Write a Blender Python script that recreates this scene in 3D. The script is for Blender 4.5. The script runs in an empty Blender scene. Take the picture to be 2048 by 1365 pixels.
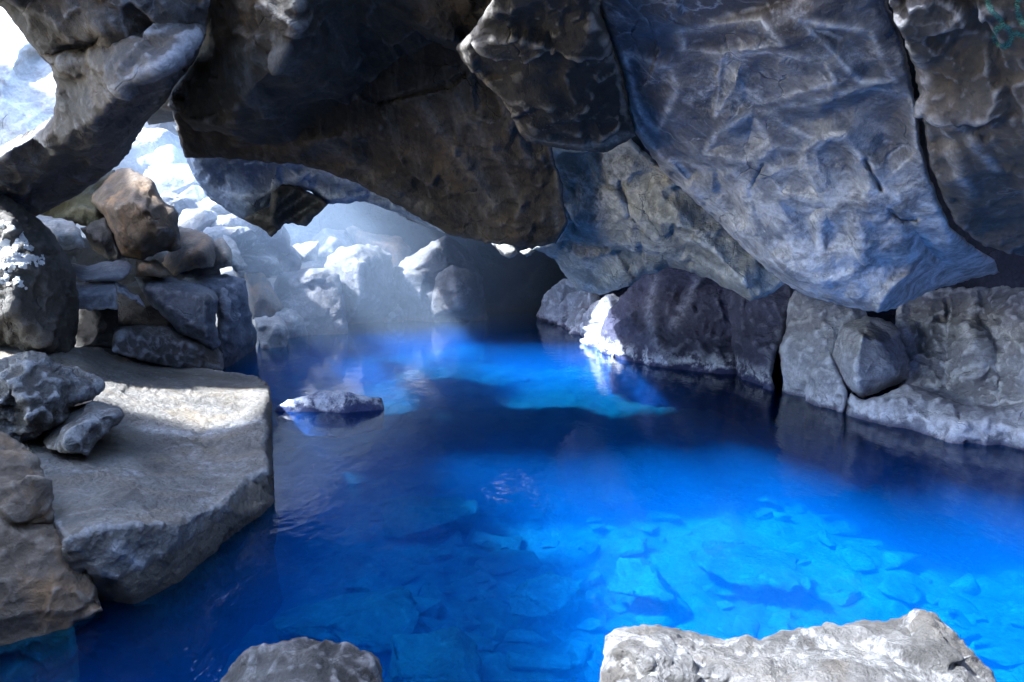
import bpy, bmesh, math, random
import numpy as np
from mathutils import Vector
from mathutils.geometry import delaunay_2d_cdt
random.seed(7); rng = np.random.default_rng(11)
scene = bpy.context.scene
COL = scene.collection
R = math.radians

# ------------------------------------------------------------------ camera model
F, CX, CY, HCAM = 1365.0, 1024.0, 682.5, 1.5
PITCH = math.atan(188.5 / F)
ct, st = math.cos(PITCH), math.sin(PITCH)

def ray(px, py):
    u = (np.asarray(px, float) - CX) / F
    v = (CY - np.asarray(py, float)) / F
    return u, ct + v * st, -st + v * ct          # X, Y, Z of the ray

def P(px, py, Y):
    x, y, z = ray(px, py)
    s = np.asarray(Y, float) / y
    return np.stack([x * s, y * s, z * s + HCAM], -1)

def YW(px, py, z=0.0):                            # distance Y where the ray meets height z
    x, y, zz = ray(px, py)
    return float((z - HCAM) / zz * y)

def w(px, py, z=0.0):
    return (px, py, YW(px, py, z))

def proj(X, Y, Z):
    Z = Z - HCAM
    fwd = Y * ct - Z * st
    up = Y * st + Z * ct
    return (CX + F * X / fwd, CY - F * up / fwd)

def under(px, py, z=-1.1):                        # point straight below the waterline point
    p = P(px, py, YW(px, py))
    a, b = proj(p[0], p[1], z)
    return (a, b, float(p[1]))

# ------------------------------------------------------------------ noise
def _hash(ix, iy, iz, seed):
    h = (ix.astype(np.int64) * 374761393 + iy.astype(np.int64) * 668265263 +
         iz.astype(np.int64) * 2147483647 + seed * 1274126177) & 0xFFFFFFFF
    h = ((h ^ (h >> 13)) * 1274126177) & 0xFFFFFFFF
    h = ((h ^ (h >> 15)) * 2246822519) & 0xFFFFFFFF
    return ((h ^ (h >> 16)) & 0xFFFFFF) / float(0xFFFFFF)

def vnoise(p, seed=0):
    i = np.floor(p).astype(np.int64); f = p - i
    f = f * f * f * (f * (f * 6 - 15) + 10)
    r = 0
    for dx in (0, 1):
        wx = f[:, 0] if dx else 1 - f[:, 0]
        for dy in (0, 1):
            wy = f[:, 1] if dy else 1 - f[:, 1]
            for dz in (0, 1):
                wz = f[:, 2] if dz else 1 - f[:, 2]
                r = r + wx * wy * wz * _hash(i[:, 0] + dx, i[:, 1] + dy, i[:, 2] + dz, seed)
    return r * 2 - 1

def fbm(p, octs=4, seed=0, gain=0.5, ridged=False):
    a, s, tot = 1.0, 0.0, 0.0
    q = p.copy()
    for o in range(octs):
        n = vnoise(q, seed + o * 17)
        if ridged: n = 1 - 2 * np.abs(n)
        s = s + a * n; tot += a
        a *= gain; q = q * 2.03 + 5.7
    return s / tot

def facets(p, seed=0, tilt=0.6):                  # chipped-rock cells: each cell its own tilted plane
    i0 = np.floor(p).astype(np.int64)
    best = np.full(len(p), 1e9); val = np.zeros(len(p))
    for dx in (-1, 0, 1):
        for dy in (-1, 0, 1):
            for dz in (-1, 0, 1):
                cx, cy, cz = i0[:, 0] + dx, i0[:, 1] + dy, i0[:, 2] + dz
                ox = cx + _hash(cx, cy, cz, seed + 1); oy = cy + _hash(cx, cy, cz, seed + 2); oz = cz + _hash(cx, cy, cz, seed + 3)
                d = (p[:, 0] - ox) ** 2 + (p[:, 1] - oy) ** 2 + (p[:, 2] - oz) ** 2
                g = ((_hash(cx, cy, cz, seed + 4) - .5) * (p[:, 0] - ox) + (_hash(cx, cy, cz, seed + 5) - .5) * (p[:, 1] - oy)
                     + (_hash(cx, cy, cz, seed + 6) - .5) * (p[:, 2] - oz)) * 2 * tilt + (_hash(cx, cy, cz, seed + 7) - .5) * .5
                m = d < best
                best[m] = d[m]; val[m] = g[m]
    return val

STYLES = {  # fbm (amp, freq), facets (amp, freq), fine (amp, freq)
    'chip':   ((.045, 1.6), (.075, 3.0), (.014, 11.)),
    'rough':  ((.055, 2.0), (.07, 4.2), (.040, 12.)),
    'smooth': ((.05, 1.3), (.05, 1.9), (.012, 9.)),
    'wall':   ((.05, 1.3), (.085, 2.4), (.020, 9.)),
    'far':    ((.12, 1.0), (.14, 1.6), (.03, 6.)),
    'slab':   ((.022, 1.2), (.014, 2.6), (.009, 14.)),
    'crag':   ((.14, 2.4), (.20, 2.6), (.07, 6.)),
}

def displace(pos, nrm, style, seed, k=1.0):
    (a1, f1), (a2, f2), (a3, f3) = STYLES[style]
    warp = np.stack([fbm(pos * 1.7 + 31 * j, 2, seed + 50 + j) for j in range(3)], -1) * .18
    q = pos + warp
    d = a1 * fbm(q * f1, 4, seed) + a2 * facets(q * f2, seed + 3) + a2 * .4 * facets(q * f2 * 2.3, seed + 9) + \
        a3 * fbm(q * f3, 3, seed + 7, ridged=True)
    return pos + nrm * (d * k)[:, None]

# ------------------------------------------------------------------ mesh helpers
def new_mesh(name, verts, faces, mat, smooth=True, parent=None):
    verts = np.asarray(verts, float)
    c = verts.mean(0) if parent is None else np.array(parent.location)
    me = bpy.data.meshes.new(name)
    me.from_pydata((verts - c).tolist(), [], faces)
    me.validate(); me.update()
    if smooth: me.polygons.foreach_set('use_smooth', [True] * len(me.polygons))
    o = bpy.data.objects.new(name, me)
    COL.objects.link(o)
    if parent is None: o.location = c
    else: o.parent = parent
    if mat: me.materials.append(mat)
    return o

def tag(o, label=None, cat=None, group=None, kind=None):
    if label: o['label'] = label
    if cat: o['category'] = cat
    if group: o['group'] = group
    if kind: o['kind'] = kind
    return o

def vnormals(pos, tris):
    n = np.zeros_like(pos)
    a, b, c = pos[tris[:, 0]], pos[tris[:, 1]], pos[tris[:, 2]]
    fn = np.cross(b - a, c - a)
    for k in range(3): np.add.at(n, tris[:, k], fn)
    return n / (np.linalg.norm(n, axis=1, keepdims=True) + 1e-12)

def seg_dist(pts, poly, closed=True):
    poly = np.asarray(poly, float)
    a = poly if closed else poly[:-1]
    b = np.roll(poly, -1, 0) if closed else poly[1:]
    best = np.full(len(pts), 1e9)
    for s, e in zip(a, b):
        d = e - s; L = max(d @ d, 1e-9)
        t = np.clip(((pts - s) @ d) / L, 0, 1)
        q = s + t[:, None] * d
        best = np.minimum(best, np.hypot(*(pts - q).T))
    return best

def inside(pts, poly):
    x, y = pts[:, 0], pts[:, 1]; r = np.zeros(len(pts), bool)
    n = len(poly); j = n - 1
    for i in range(n):
        xi, yi, xj, yj = poly[i][0], poly[i][1], poly[j][0], poly[j][1]
        if yi != yj:
            m = ((yi > y) != (yj > y)) & (x < (xj - xi) * (y - yi) / (yj - yi) + xi)
            r ^= m
        j = i
    return r

class Depth:
    """Piecewise planar depth over outline + inner points (planar in space: 1/Y is linear on screen)."""
    def __init__(self, outline, inner, creases=()):
        pts = [tuple(p) for p in outline] + [tuple(p) for p in inner]
        v = [Vector((p[0], p[1])) for p in pts]
        n = len(outline)
        edges = [(i, (i + 1) % n) for i in range(n)] + [(n + a, n + b) for a, b in creases]
        vo, eo, fo, ov, oe, of = delaunay_2d_cdt(v, edges, [], 1, 1e-5)
        self.v = np.array([(q.x, q.y) for q in vo])
        iy = []
        src = np.array([(p[0], p[1]) for p in pts]); sy = np.array([1 / p[2] for p in pts])
        for k, q in enumerate(self.v):
            if ov[k]: iy.append(sy[ov[k][0]])
            else:
                d = np.hypot(*(src - q).T) + 1e-6
                ww = 1 / d ** 2; iy.append((ww * sy).sum() / ww.sum())
        self.iy = np.array(iy); self.f = [f for f in fo]
    def __call__(self, pts):
        pts = np.asarray(pts, float)
        out = np.full(len(pts), np.nan); bestw = np.full(len(pts), -1e9)
        for f in self.f:
            a, b, c = self.v[f[0]], self.v[f[1]], self.v[f[2]]
            det = (b[0] - a[0]) * (c[1] - a[1]) - (c[0] - a[0]) * (b[1] - a[1])
            if abs(det) < 1e-9: continue
            l1 = ((pts[:, 0] - a[0]) * (c[1] - a[1]) - (c[0] - a[0]) * (pts[:, 1] - a[1])) / det
            l2 = ((b[0] - a[0]) * (pts[:, 1] - a[1]) - (pts[:, 0] - a[0]) * (b[1] - a[1])) / det
            l0 = 1 - l1 - l2
            mn = np.minimum(np.minimum(l0, l1), l2)
            m = mn > bestw
            lc = np.clip(np.stack([l0, l1, l2]), 0, 1); lc = lc / lc.sum(0)
            val = lc[0] * self.iy[f[0]] + lc[1] * self.iy[f[1]] + lc[2] * self.iy[f[2]]
            out[m] = val[m]; bestw[m] = mn[m]
        return 1 / out

DEPTHS = {}
def rock(name, outline, inner=(), mat=None, label=None, cat='boulder', group=None, style='chip', creases=(),
         sp=5.0, thick=.8, rpx=10, rm=.08, jit=2.0, smooth=2, k=1.0, seed=None, ridges=(), kind=None, taper=.75, key=None, bowls=(), ck=1.0):
    seed = seed if seed is not None else int(abs(outline[0][0] * 7 + outline[0][1] * 13)) % 997 + 1
    dep = Depth(outline, inner, creases)
    if key: DEPTHS[key] = dep
    lr = np.random.default_rng(seed)
    # ragged outline
    ring = []
    n = len(outline)
    for i in range(n):
        a = np.array(outline[i], float); b = np.array(outline[(i + 1) % n], float)
        L = math.hypot(b[0] - a[0], b[1] - a[1]); m = max(1, int(L / (sp * .8)))
        nx, ny = -(b[1] - a[1]) / max(L, 1e-6), (b[0] - a[0]) / max(L, 1e-6)
        for q in range(m):
            t = q / m
            p = a * (1 - t) + b * t
            iy = (1 - t) / a[2] + t / b[2]
            amp = jit * min(1, L / 25.) * (1 if q else .3)
            o = (vnoise(np.array([[p[0] / 9., p[1] / 9., seed]]), 5)[0] + .7 * vnoise(np.array([[p[0] / 23., p[1] / 23., seed]]), 8)[0]) * amp
            ring.append((p[0] + nx * o, p[1] + ny * o, 1 / iy))
    ring = np.array(ring)
    x0, y0 = ring[:, :2].min(0); x1, y1 = ring[:, :2].max(0)
    gx, gy = np.meshgrid(np.arange(x0, x1, sp), np.arange(y0, y1, sp * .88))
    gx = gx + (np.arange(gx.shape[0]) % 2)[:, None] * sp * .5
    g = np.stack([gx.ravel(), gy.ravel()], -1)
    g += lr.uniform(-.25, .25, g.shape) * sp
    g = g[inside(g, ring)]
    bd = seg_dist(g, ring[:, :2]) if len(g) else np.zeros(0)
    keep = bd > sp * .55; g = g[keep]; bd = bd[keep]
    v2 = np.vstack([ring[:, :2], g]); nr = len(ring)
    vo, eo, fo, ov, oe, of = delaunay_2d_cdt([Vector(p) for p in v2.tolist()], [(i, (i + 1) % nr) for i in range(nr)], [], 1, 1e-6)
    sel = [o[0] if o else -1 for o in ov]
    V = np.array([(q.x, q.y) for q in vo])
    T = np.array([list(f) for f in fo if len(f) == 3])
    isb = np.array([0 <= s < nr for s in sel])
    Y = dep(V)
    dist = np.where(isb, 0, seg_dist(V, ring[:, :2]))
    # ridges and cracks (towards / away from the camera)
    add = np.zeros(len(V))
    for poly, h, wd in ridges:
        d = seg_dist(V, poly, False)
        add -= (h * .38 * np.maximum(0, 1 - d / (wd * 2.4)) ** 2.4) if h > 0 else h * np.maximum(0, 1 - d / wd) ** 1.2
    for poly, h in bowls:
        m_ = inside(V, poly)
        if m_.any():
            d = np.zeros(len(V)); d[m_] = seg_dist(V[m_], poly)
            u_ = d / max(d.max(), 1e-6)
            add += h * np.where(m_, 1 - (1 - u_) ** 1.7, 0)
    t = np.clip(1 - dist / rpx, 0, 1)
    add += rm * (1 - np.sqrt(np.maximum(0, 1 - t * t)))
    crest = np.zeros(len(V))
    for poly, h in bowls:
        crest = np.maximum(crest, np.exp(-(seg_dist(V, poly) / 7.) ** 1.3))
    for poly, h, wd in ridges:
        if h > 0: crest = np.maximum(crest, np.exp(-(seg_dist(V, poly, False) / (wd * .55)) ** 1.5))
    pos = P(V[:, 0], V[:, 1], Y)
    cam = np.array([0, 0, HCAM])
    # relax so facets meet in worn rather than razor edges
    nb_i = np.concatenate([T[:, 0], T[:, 1], T[:, 2], T[:, 1], T[:, 2], T[:, 0]])
    nb_j = np.concatenate([T[:, 1], T[:, 2], T[:, 0], T[:, 0], T[:, 1], T[:, 2]])
    for _ in range(smooth):
        acc = np.zeros_like(pos); cnt = np.zeros(len(pos))
        np.add.at(acc, nb_i, pos[nb_j]); np.add.at(cnt, nb_i, 1)
        av = acc / np.maximum(cnt, 1)[:, None]
        pos = np.where(isb[:, None], pos, pos * .35 + av * .65)
    dirs = pos - cam; rl = np.linalg.norm(dirs, axis=1, keepdims=True)
    pos = pos + dirs / rl * add[:, None]
    nrm = vnormals(pos, T)
    if ((nrm * (cam - pos)).sum(1)).mean() < 0:
        T = T[:, ::-1]; nrm = -nrm
    kk = k * np.where(isb, .12, np.clip(.12 + dist / max(3., min(16., dist.max() * .5)), 0, 1))
    p2 = displace(pos, nrm, style, seed, 1.0)
    pos = pos + (p2 - pos) * kk[:, None]
    acc = np.zeros_like(pos); cnt = np.zeros(len(pos))
    np.add.at(acc, nb_i, pos[nb_j]); np.add.at(cnt, nb_i, 1)
    ps_ = .35 if smooth else .08
    pos = np.where(isb[:, None], pos, pos * (1 - ps_) + acc / np.maximum(cnt, 1)[:, None] * ps_)
    # back: two rings and a cap further from the camera
    bidx = {}
    for q, s in enumerate(sel):
        if 0 <= s < nr: bidx[s] = q
    order = [bidx[i] for i in range(nr) if i in bidx]
    rb = pos[order]
    d = (rb - cam); dl = np.linalg.norm(d, axis=1, keepdims=True)
    cen = rb.mean(0)
    vs = [pos]; base = len(pos); F_ = T.tolist()
    prev = order
    for frac, sh in ((.3, .965), (.75, .91), (1.0, taper)):
        r_ = rb + d / dl * thick * frac
        c2 = r_.mean(0); r_ = c2 + (r_ - c2) * sh
        if 'far' != style: r_ = r_ + lr.normal(0, .003, r_.shape)
        idx = list(range(base, base + len(order))); base += len(order)
        vs.append(r_)
        m = len(order)
        for i in range(m):
            j = (i + 1) % m
            F_.append([prev[i], prev[j], idx[j], idx[i]])
        prev = idx
    ring2 = [Vector(p) for p in ring[[i for i in range(nr) if i in bidx]][:, :2].tolist()]
    _, _, cap, cov, _, _ = delaunay_2d_cdt(ring2, [(i, (i + 1) % len(ring2)) for i in range(len(ring2))], [], 1, 1e-6)
    for f in cap:
        ids = [cov[i][0] for i in f if cov[i]]
        if len(set(ids)) == 3: F_.append([prev[ids[0]], prev[ids[1]], prev[ids[2]]])
    allv = np.vstack(vs)
    o = new_mesh(name, allv, F_, mat)
    if bowls or ridges:
        at_ = o.data.attributes.new('crest', 'FLOAT', 'POINT')
        cv = np.zeros(len(o.data.vertices)); cv[:len(crest)] = crest * ck; at_.data.foreach_set('value', cv)
    bm = bmesh.new(); bm.from_mesh(o.data)
    bmesh.ops.recalc_face_normals(bm, faces=bm.faces); bm.to_mesh(o.data); bm.free()
    return tag(o, label, cat if kind is None else None, group, kind)

def hull_stone(name, size, seed, mat, subdiv=2, npts=14, style='chip', k=1.0, loc=(0, 0, 0), rot=0):
    lr = np.random.default_rng(seed)
    bm = bmesh.new()
    for _ in range(npts):
        v = lr.normal(size=3); v /= np.linalg.norm(v)
        v = np.sign(v) * np.abs(v) ** .75
        bm.verts.new((v * np.array(size) * lr.uniform(.85, 1.1)).tolist())
    r = bmesh.ops.convex_hull(bm, input=bm.verts)
    bmesh.ops.delete(bm, geom=[g for g in r['geom_interior'] if isinstance(g, bmesh.types.BMVert)], context='VERTS')
    bmesh.ops.bevel(bm, geom=bm.edges[:], offset=min(size) * .12, segments=1, affect='EDGES', clamp_overlap=True)
    bmesh.ops.triangulate(bm, faces=bm.faces)
    for _ in range(subdiv):
        long_ = [e for e in bm.edges]
        bmesh.ops.subdivide_edges(bm, edges=long_, cuts=1, use_grid_fill=True)
        bmesh.ops.triangulate(bm, faces=bm.faces)
    bm.verts.ensure_lookup_table()
    pos = np.array([v.co[:] for v in bm.verts]); bm.normal_update()
    nr = np.array([v.normal[:] for v in bm.verts])
    c, s = math.cos(rot), math.sin(rot)
    M = np.array([[c, -s, 0], [s, c, 0], [0, 0, 1]])
    world = pos @ M.T + np.array(loc)
    d = displace(world, nr @ M.T, style, seed, k)
    faces = [[v.index for v in f.verts] for f in bm.faces]
    bm.verts.index_update()
    faces = [[v.index for v in f.verts] for f in bm.faces]
    bm.free()
    return new_mesh(name, d, faces, mat)

def mass(name, boxes, mat, step=.35, amp=.18, seed=3, kind='structure'):
    """Solid rock masses: subdivided boxes pushed about by world-space noise, joined into one mesh."""
    V, Fc = [], []
    for (x0, x1, y0, y1, z0, z1) in boxes:
        bm = bmesh.new()
        nx, ny, nz = [max(1, int(round(abs(b - a) / step))) for a, b in ((x0, x1), (y0, y1), (z0, z1))]
        xs, ys, zs = np.linspace(x0, x1, nx + 1), np.linspace(y0, y1, ny + 1), np.linspace(z0, z1, nz + 1)
        idx = {}
        def vid(i, j, k_):
            key = (i, j, k_)
            if key not in idx:
                idx[key] = len(V); V.append((xs[i], ys[j], zs[k_]))
            return idx[key]
        for i in range(nx):
            for j in range(ny):
                for k_, fl in ((0, 1), (nz, 0)):
                    q = [vid(i, j, k_), vid(i + 1, j, k_), vid(i + 1, j + 1, k_), vid(i, j + 1, k_)]
                    Fc.append(q[::-1] if fl else q)
        for i in range(nx):
            for k_ in range(nz):
                for j, fl in ((0, 0), (ny, 1)):
                    q = [vid(i, j, k_), vid(i + 1, j, k_), vid(i + 1, j, k_ + 1), vid(i, j, k_ + 1)]
                    Fc.append(q[::-1] if fl else q)
        for j in range(ny):
            for k_ in range(nz):
                for i, fl in ((0, 1), (nx, 0)):
                    q = [vid(i, j, k_), vid(i, j + 1, k_), vid(i, j + 1, k_ + 1), vid(i, j, k_ + 1)]
                    Fc.append(q[::-1] if fl else q)
        bm.free()
    p = np.array(V, float)
    off = np.stack([fbm(p * .9 + 13 * j, 3, seed + j) + .6 * facets(p * 1.1 + 7 * j, seed + 20 + j) for j in range(3)], -1) * amp
    o = new_mesh(name, p + off, Fc, mat)
    return tag(o, kind=kind)

# ------------------------------------------------------------------ materials
def nodes_of(name):
    m = bpy.data.materials.new(name); m.use_nodes = True
    nt = m.node_tree; nt.nodes.clear()
    return m, nt
def N(nt, t, **kw):
    n = nt.nodes.new(t)
    for k_, v in kw.items():
        if k_.startswith('i_'):
            n.inputs[k_[2:].replace('_', ' ')].default_value = v
        else: setattr(n, k_, v)
    return n
def ramp(nt, fac, stops, interp='LINEAR'):
    r = N(nt, 'ShaderNodeValToRGB'); cr = r.color_ramp; cr.interpolation = interp
    while len(cr.elements) < len(stops): cr.elements.new(.5)
    for e, (p, c) in zip(cr.elements, stops):
        e.position = p; e.color = (c, c, c, 1) if isinstance(c, (int, float)) else tuple(c) + (1,)
    nt.links.new(fac, r.inputs[0]); return r.outputs[0]
def mixc(nt, f, a, b, mode='MIX'):
    m = N(nt, 'ShaderNodeMix', data_type='RGBA', blend_type=mode)
    for sock, v in ((m.inputs[0], f), (m.inputs[6], a), (m.inputs[7], b)):
        if hasattr(v, 'is_linked'): nt.links.new(v, sock)
        elif isinstance(v, (int, float)): sock.default_value = v
        else: sock.default_value = tuple(v) + (1,)
    return m.outputs[2]
def math_(nt, op, a, b=0.0, clamp=False):
    m = N(nt, 'ShaderNodeMath', operation=op, use_clamp=clamp)
    for s, v in zip(m.inputs, (a, b)):
        if hasattr(v, 'is_linked'): nt.links.new(v, s)
        else: s.default_value = v
    return m.outputs[0]

def rock_mat(name, dark, mid, crust, crust_amt=.3, edge=.6, rust=None, rust_amt=.25, scale=1.0, bump=.5, rough=.8, veins=0.0,
             streak=None, tide=False, spots=0.0, zc=None, foot=None):
    m, nt = nodes_of(name); L = nt.links.new
    geo = N(nt, 'ShaderNodeNewGeometry')
    pos = geo.outputs['Position']
    def noise(sc, det=6, rg=.6, dist=0.0, vec=pos):
        n = N(nt, 'ShaderNodeTexNoise'); n.inputs['Scale'].default_value = sc * scale
        n.inputs['Detail'].default_value = det; n.inputs['Roughness'].default_value = rg; n.inputs['Distortion'].default_value = dist
        L(vec, n.inputs['Vector']); return n.outputs['Fac']
    big = noise(1.1, 5, .6, .6); med = noise(4.5, 8, .65, .3); fine = noise(26, 6, .7)
    base = mixc(nt, ramp(nt, big, [(.36, 0), (.66, 1)]), dark, mid)
    base = mixc(nt, ramp(nt, med, [(.3, .55), (.7, 0)]), base, [c * .55 for c in dark])
    if rust:
        base = mixc(nt, math_(nt, 'MULTIPLY', ramp(nt, noise(1.7, 6, .62, .8), [(.48, 0), (.66, 1)]), rust_amt * 2.2, True), base, rust)
    # mineral crust: patches + worn edges
    patch = ramp(nt, noise(2.1, 10, .68, 1.1), [(.62 - crust_amt * .3, 0), (.70 - crust_amt * .18, 1)])
    grain = ramp(nt, noise(15, 8, .72), [(.38, 0), (.58, 1)])
    patch = math_(nt, 'MULTIPLY', patch, grain)
    edgem = ramp(nt, math_(nt, 'ADD', geo.outputs['Pointiness'], math_(nt, 'MULTIPLY', math_(nt, 'SUBTRACT', med, .5), .04)), [(.515, 0), (.56, 1)])
    cm = math_(nt, 'MAXIMUM', math_(nt, 'MULTIPLY', patch, min(1, crust_amt * 2)), math_(nt, 'MULTIPLY', edgem, edge), True)
    if veins:
        vo = N(nt, 'ShaderNodeTexVoronoi', feature='DISTANCE_TO_EDGE'); vo.inputs['Scale'].default_value = 1.7 * scale
        wv = N(nt, 'ShaderNodeVectorMath', operation='ADD'); L(pos, wv.inputs[0])
        nn = N(nt, 'ShaderNodeTexNoise'); nn.inputs['Scale'].default_value = 2.2; nn.inputs['Detail'].default_value = 5; L(pos, nn.inputs['Vector'])
        L(nn.outputs['Color'], wv.inputs[1]); L(wv.outputs[0], vo.inputs['Vector'])
        ve = ramp(nt, vo.outputs['Distance'], [(.0, 1), (.022, 0)])
        ve = math_(nt, 'MULTIPLY', ve, ramp(nt, noise(1.4, 4, .6), [(.45, 0), (.6, 1)]))
        cm = math_(nt, 'MAXIMUM', cm, math_(nt, 'MULTIPLY', ve, veins), True)
    if streak:
        mp = N(nt, 'ShaderNodeMapping'); mp.inputs['Rotation'].default_value = streak[:3]; mp.inputs['Scale'].default_value = (streak[3], .45, .45)
        L(pos, mp.inputs['Vector'])
        sn = noise(1.6, 7, .6, .4, mp.outputs[0])
        cm = math_(nt, 'MAXIMUM', cm, math_(nt, 'MULTIPLY', ramp(nt, sn, [(.54, 0), (.74, 1)]), streak[4]), True)
    if spots:
        cm = math_(nt, 'MAXIMUM', cm, math_(nt, 'MULTIPLY', math_(nt, 'MULTIPLY', ramp(nt, noise(38, 4, .75), [(.6, 0), (.68, 1)]),
                   ramp(nt, noise(1.9, 5, .6), [(.5, 0), (.62, 1)])), spots), True)
    at = N(nt, 'ShaderNodeAttribute', attribute_name='crest')          # deposit along the worn crests
    cm = math_(nt, 'MAXIMUM', cm, math_(nt, 'MULTIPLY', at.outputs['Fac'], ramp(nt, noise(9, 8, .7, .5), [(.36, .15), (.56, .95)])), True)
    if zc:                                              # thicker coating low down where the steam condenses
        sz = N(nt, 'ShaderNodeSeparateXYZ'); L(pos, sz.inputs[0])
        zf = N(nt, 'ShaderNodeMapRange'); zf.inputs[1].default_value = zc[0]; zf.inputs[2].default_value = zc[1]; zf.inputs[3].default_value = 1; zf.inputs[4].default_value = 0
        L(math_(nt, 'ADD', sz.outputs['Z'], math_(nt, 'MULTIPLY', math_(nt, 'SUBTRACT', noise(1.6, 6, .6, .8), .5), zc[3])), zf.inputs[0])
        cm = math_(nt, 'MAXIMUM', cm, math_(nt, 'MULTIPLY', math_(nt, 'MULTIPLY', zf.outputs[0], zc[2]), ramp(nt, noise(5.5, 9, .7, .6), [(.40, .25), (.58, 1)])), True)
    col = mixc(nt, cm, base, crust)
    if foot:                                            # damp brown stain on the sides near the water
        fx = N(nt, 'ShaderNodeSeparateXYZ'); L(pos, fx.inputs[0])
        fz = math_(nt, 'ADD', fx.outputs['Z'], math_(nt, 'MULTIPLY', math_(nt, 'SUBTRACT', noise(3.2, 6, .65), .5), .09))
        col = mixc(nt, ramp(nt, fz, [(foot[0] - .03, .85), (foot[0], 0)]), col, foot[1])
        col = mixc(nt, ramp(nt, fz, [(.02, .7), (.06, 0)]), col, [c * .3 for c in foot[1]])
    if tide:                                            # mineral line left by the warm water, wet dark foot with painted glow below
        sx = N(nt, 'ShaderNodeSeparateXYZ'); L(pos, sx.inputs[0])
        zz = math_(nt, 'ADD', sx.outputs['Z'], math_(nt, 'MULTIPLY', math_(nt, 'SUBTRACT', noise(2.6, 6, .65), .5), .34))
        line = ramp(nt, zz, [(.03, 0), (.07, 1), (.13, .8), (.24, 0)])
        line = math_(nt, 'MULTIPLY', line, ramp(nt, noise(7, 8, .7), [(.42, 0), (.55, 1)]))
        col = mixc(nt, ramp(nt, zz, [(.0, .75), (.10, 0)]), col, (.018, .035, .13))  # blue of the foot is pool light put into the colour
        col = mixc(nt, math_(nt, 'MULTIPLY', line, .9), col, (.66, .70, .80))
    col = mixc(nt, ramp(nt, fine, [(.3, .45), (.62, 0)]), col, [c * .35 for c in dark])
    bs = N(nt, 'ShaderNodeBsdfPrincipled')
    L(col, bs.inputs['Base Color'])
    bs.inputs['Roughness'].default_value = rough
    bs.inputs['Specular IOR Level'].default_value = .35
    h = math_(nt, 'ADD', math_(nt, 'MULTIPLY', med, .8), math_(nt, 'MULTIPLY', fine, .35))
    h = math_(nt, 'ADD', h, math_(nt, 'MULTIPLY', noise(75, 6, .75), .26))
    wp = N(nt, 'ShaderNodeVectorMath', operation='MULTIPLY_ADD'); nz = N(nt, 'ShaderNodeTexNoise'); nz.inputs['Scale'].default_value = 3 * scale; nz.inputs['Detail'].default_value = 4
    L(pos, nz.inputs['Vector']); L(nz.outputs['Color'], wp.inputs[0]); wp.inputs[1].default_value = (.35, .35, .35); L(pos, wp.inputs[2])
    for sc_, am_ in ((3.6, .55), (8.5, .3), (19, .16)):      # chipped facets: flat cells stepped against each other
        vb = N(nt, 'ShaderNodeTexVoronoi', feature='F1'); vb.inputs['Scale'].default_value = sc_ * scale; L(wp.outputs[0], vb.inputs['Vector'])
        sc2 = N(nt, 'ShaderNodeSeparateColor'); L(vb.outputs['Color'], sc2.inputs[0])
        h = math_(nt, 'ADD', h, math_(nt, 'MULTIPLY', math_(nt, 'ADD', sc2.outputs[0], math_(nt, 'MULTIPLY', vb.outputs['Distance'], .8)), am_))
    vc = N(nt, 'ShaderNodeTexVoronoi', feature='DISTANCE_TO_EDGE'); vc.inputs['Scale'].default_value = 2.3 * scale; L(wp.outputs[0], vc.inputs['Vector'])
    crack = math_(nt, 'MULTIPLY', ramp(nt, vc.outputs['Distance'], [(0, 1), (.018, 0)]), math_(nt, 'MULTIPLY', ramp(nt, big, [(.52, 0), (.62, 1)]), 1.0 if scale < 1.5 else 0.0))
    h = math_(nt, 'SUBTRACT', h, math_(nt, 'MULTIPLY', crack, .45))
    b = N(nt, 'ShaderNodeBump'); b.inputs['Strength'].default_value = min(1, bump * 1.6); b.inputs['Distance'].default_value = .07
    L(h, b.inputs['Height']); L(b.outputs[0], bs.inputs['Normal'])
    out = N(nt, 'ShaderNodeOutputMaterial'); L(bs.outputs[0], out.inputs['Surface'])
    return m

M = {}
M['roof'] = rock_mat('roof_basalt', (.022, .02, .02), (.07, .06, .052), (.32, .32, .34), .12, .35, (.14, .10, .065), .3, streak=(0, .3, .5, 3.2, .35))
M['roofdark'] = rock_mat('roof_dark_basalt', (.018, .022, .024), (.045, .05, .055), (.28, .27, .26), .05, .3, (.10, .075, .05), .15)
M['hang'] = rock_mat('hanging_slab_basalt', (.022, .02, .022), (.05, .045, .042), (.36, .33, .30), .06, .75, spots=.7)
M['blue'] = rock_mat('coated_blue_grey_rock', (.035, .042, .072), (.15, .175, .25), (.70, .73, .82), .34, 1.0, (.22, .17, .13), .16, veins=.8, bump=.5, rough=.40, spots=.6, zc=(1.7, 2.5, 1.0, 1.6))
M['bluelit'] = rock_mat('blue_lit_roof_end', (.10, .15, .28), (.34, .48, .74), (.55, .66, .85), .3, .8, veins=.3, bump=.4, rough=.7)  # daylight on the roof end put into a lighter blue base colour
M['bluegrey'] = rock_mat('grey_coated_rock', (.18, .195, .205), (.46, .49, .51), (.74, .76, .78), .55, .9, (.24, .21, .15), .16, veins=.4, bump=.6, rough=.45, spots=.5, streak=(0, .2, .9, 2.6, .6))
M['brownwall'] = rock_mat('brown_grey_wall_rock', (.05, .049, .055), (.14, .13, .135), (.36, .37, .42), .22, .6, (.2, .15, .11), .2, veins=.35)
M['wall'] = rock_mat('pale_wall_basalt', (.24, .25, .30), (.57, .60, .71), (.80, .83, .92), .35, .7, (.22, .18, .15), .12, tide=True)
M['walldark'] = rock_mat('purple_wall_basalt', (.04, .044, .085), (.10, .105, .19), (.32, .34, .44), .14, .45, tide=True, bump=.6)
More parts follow.
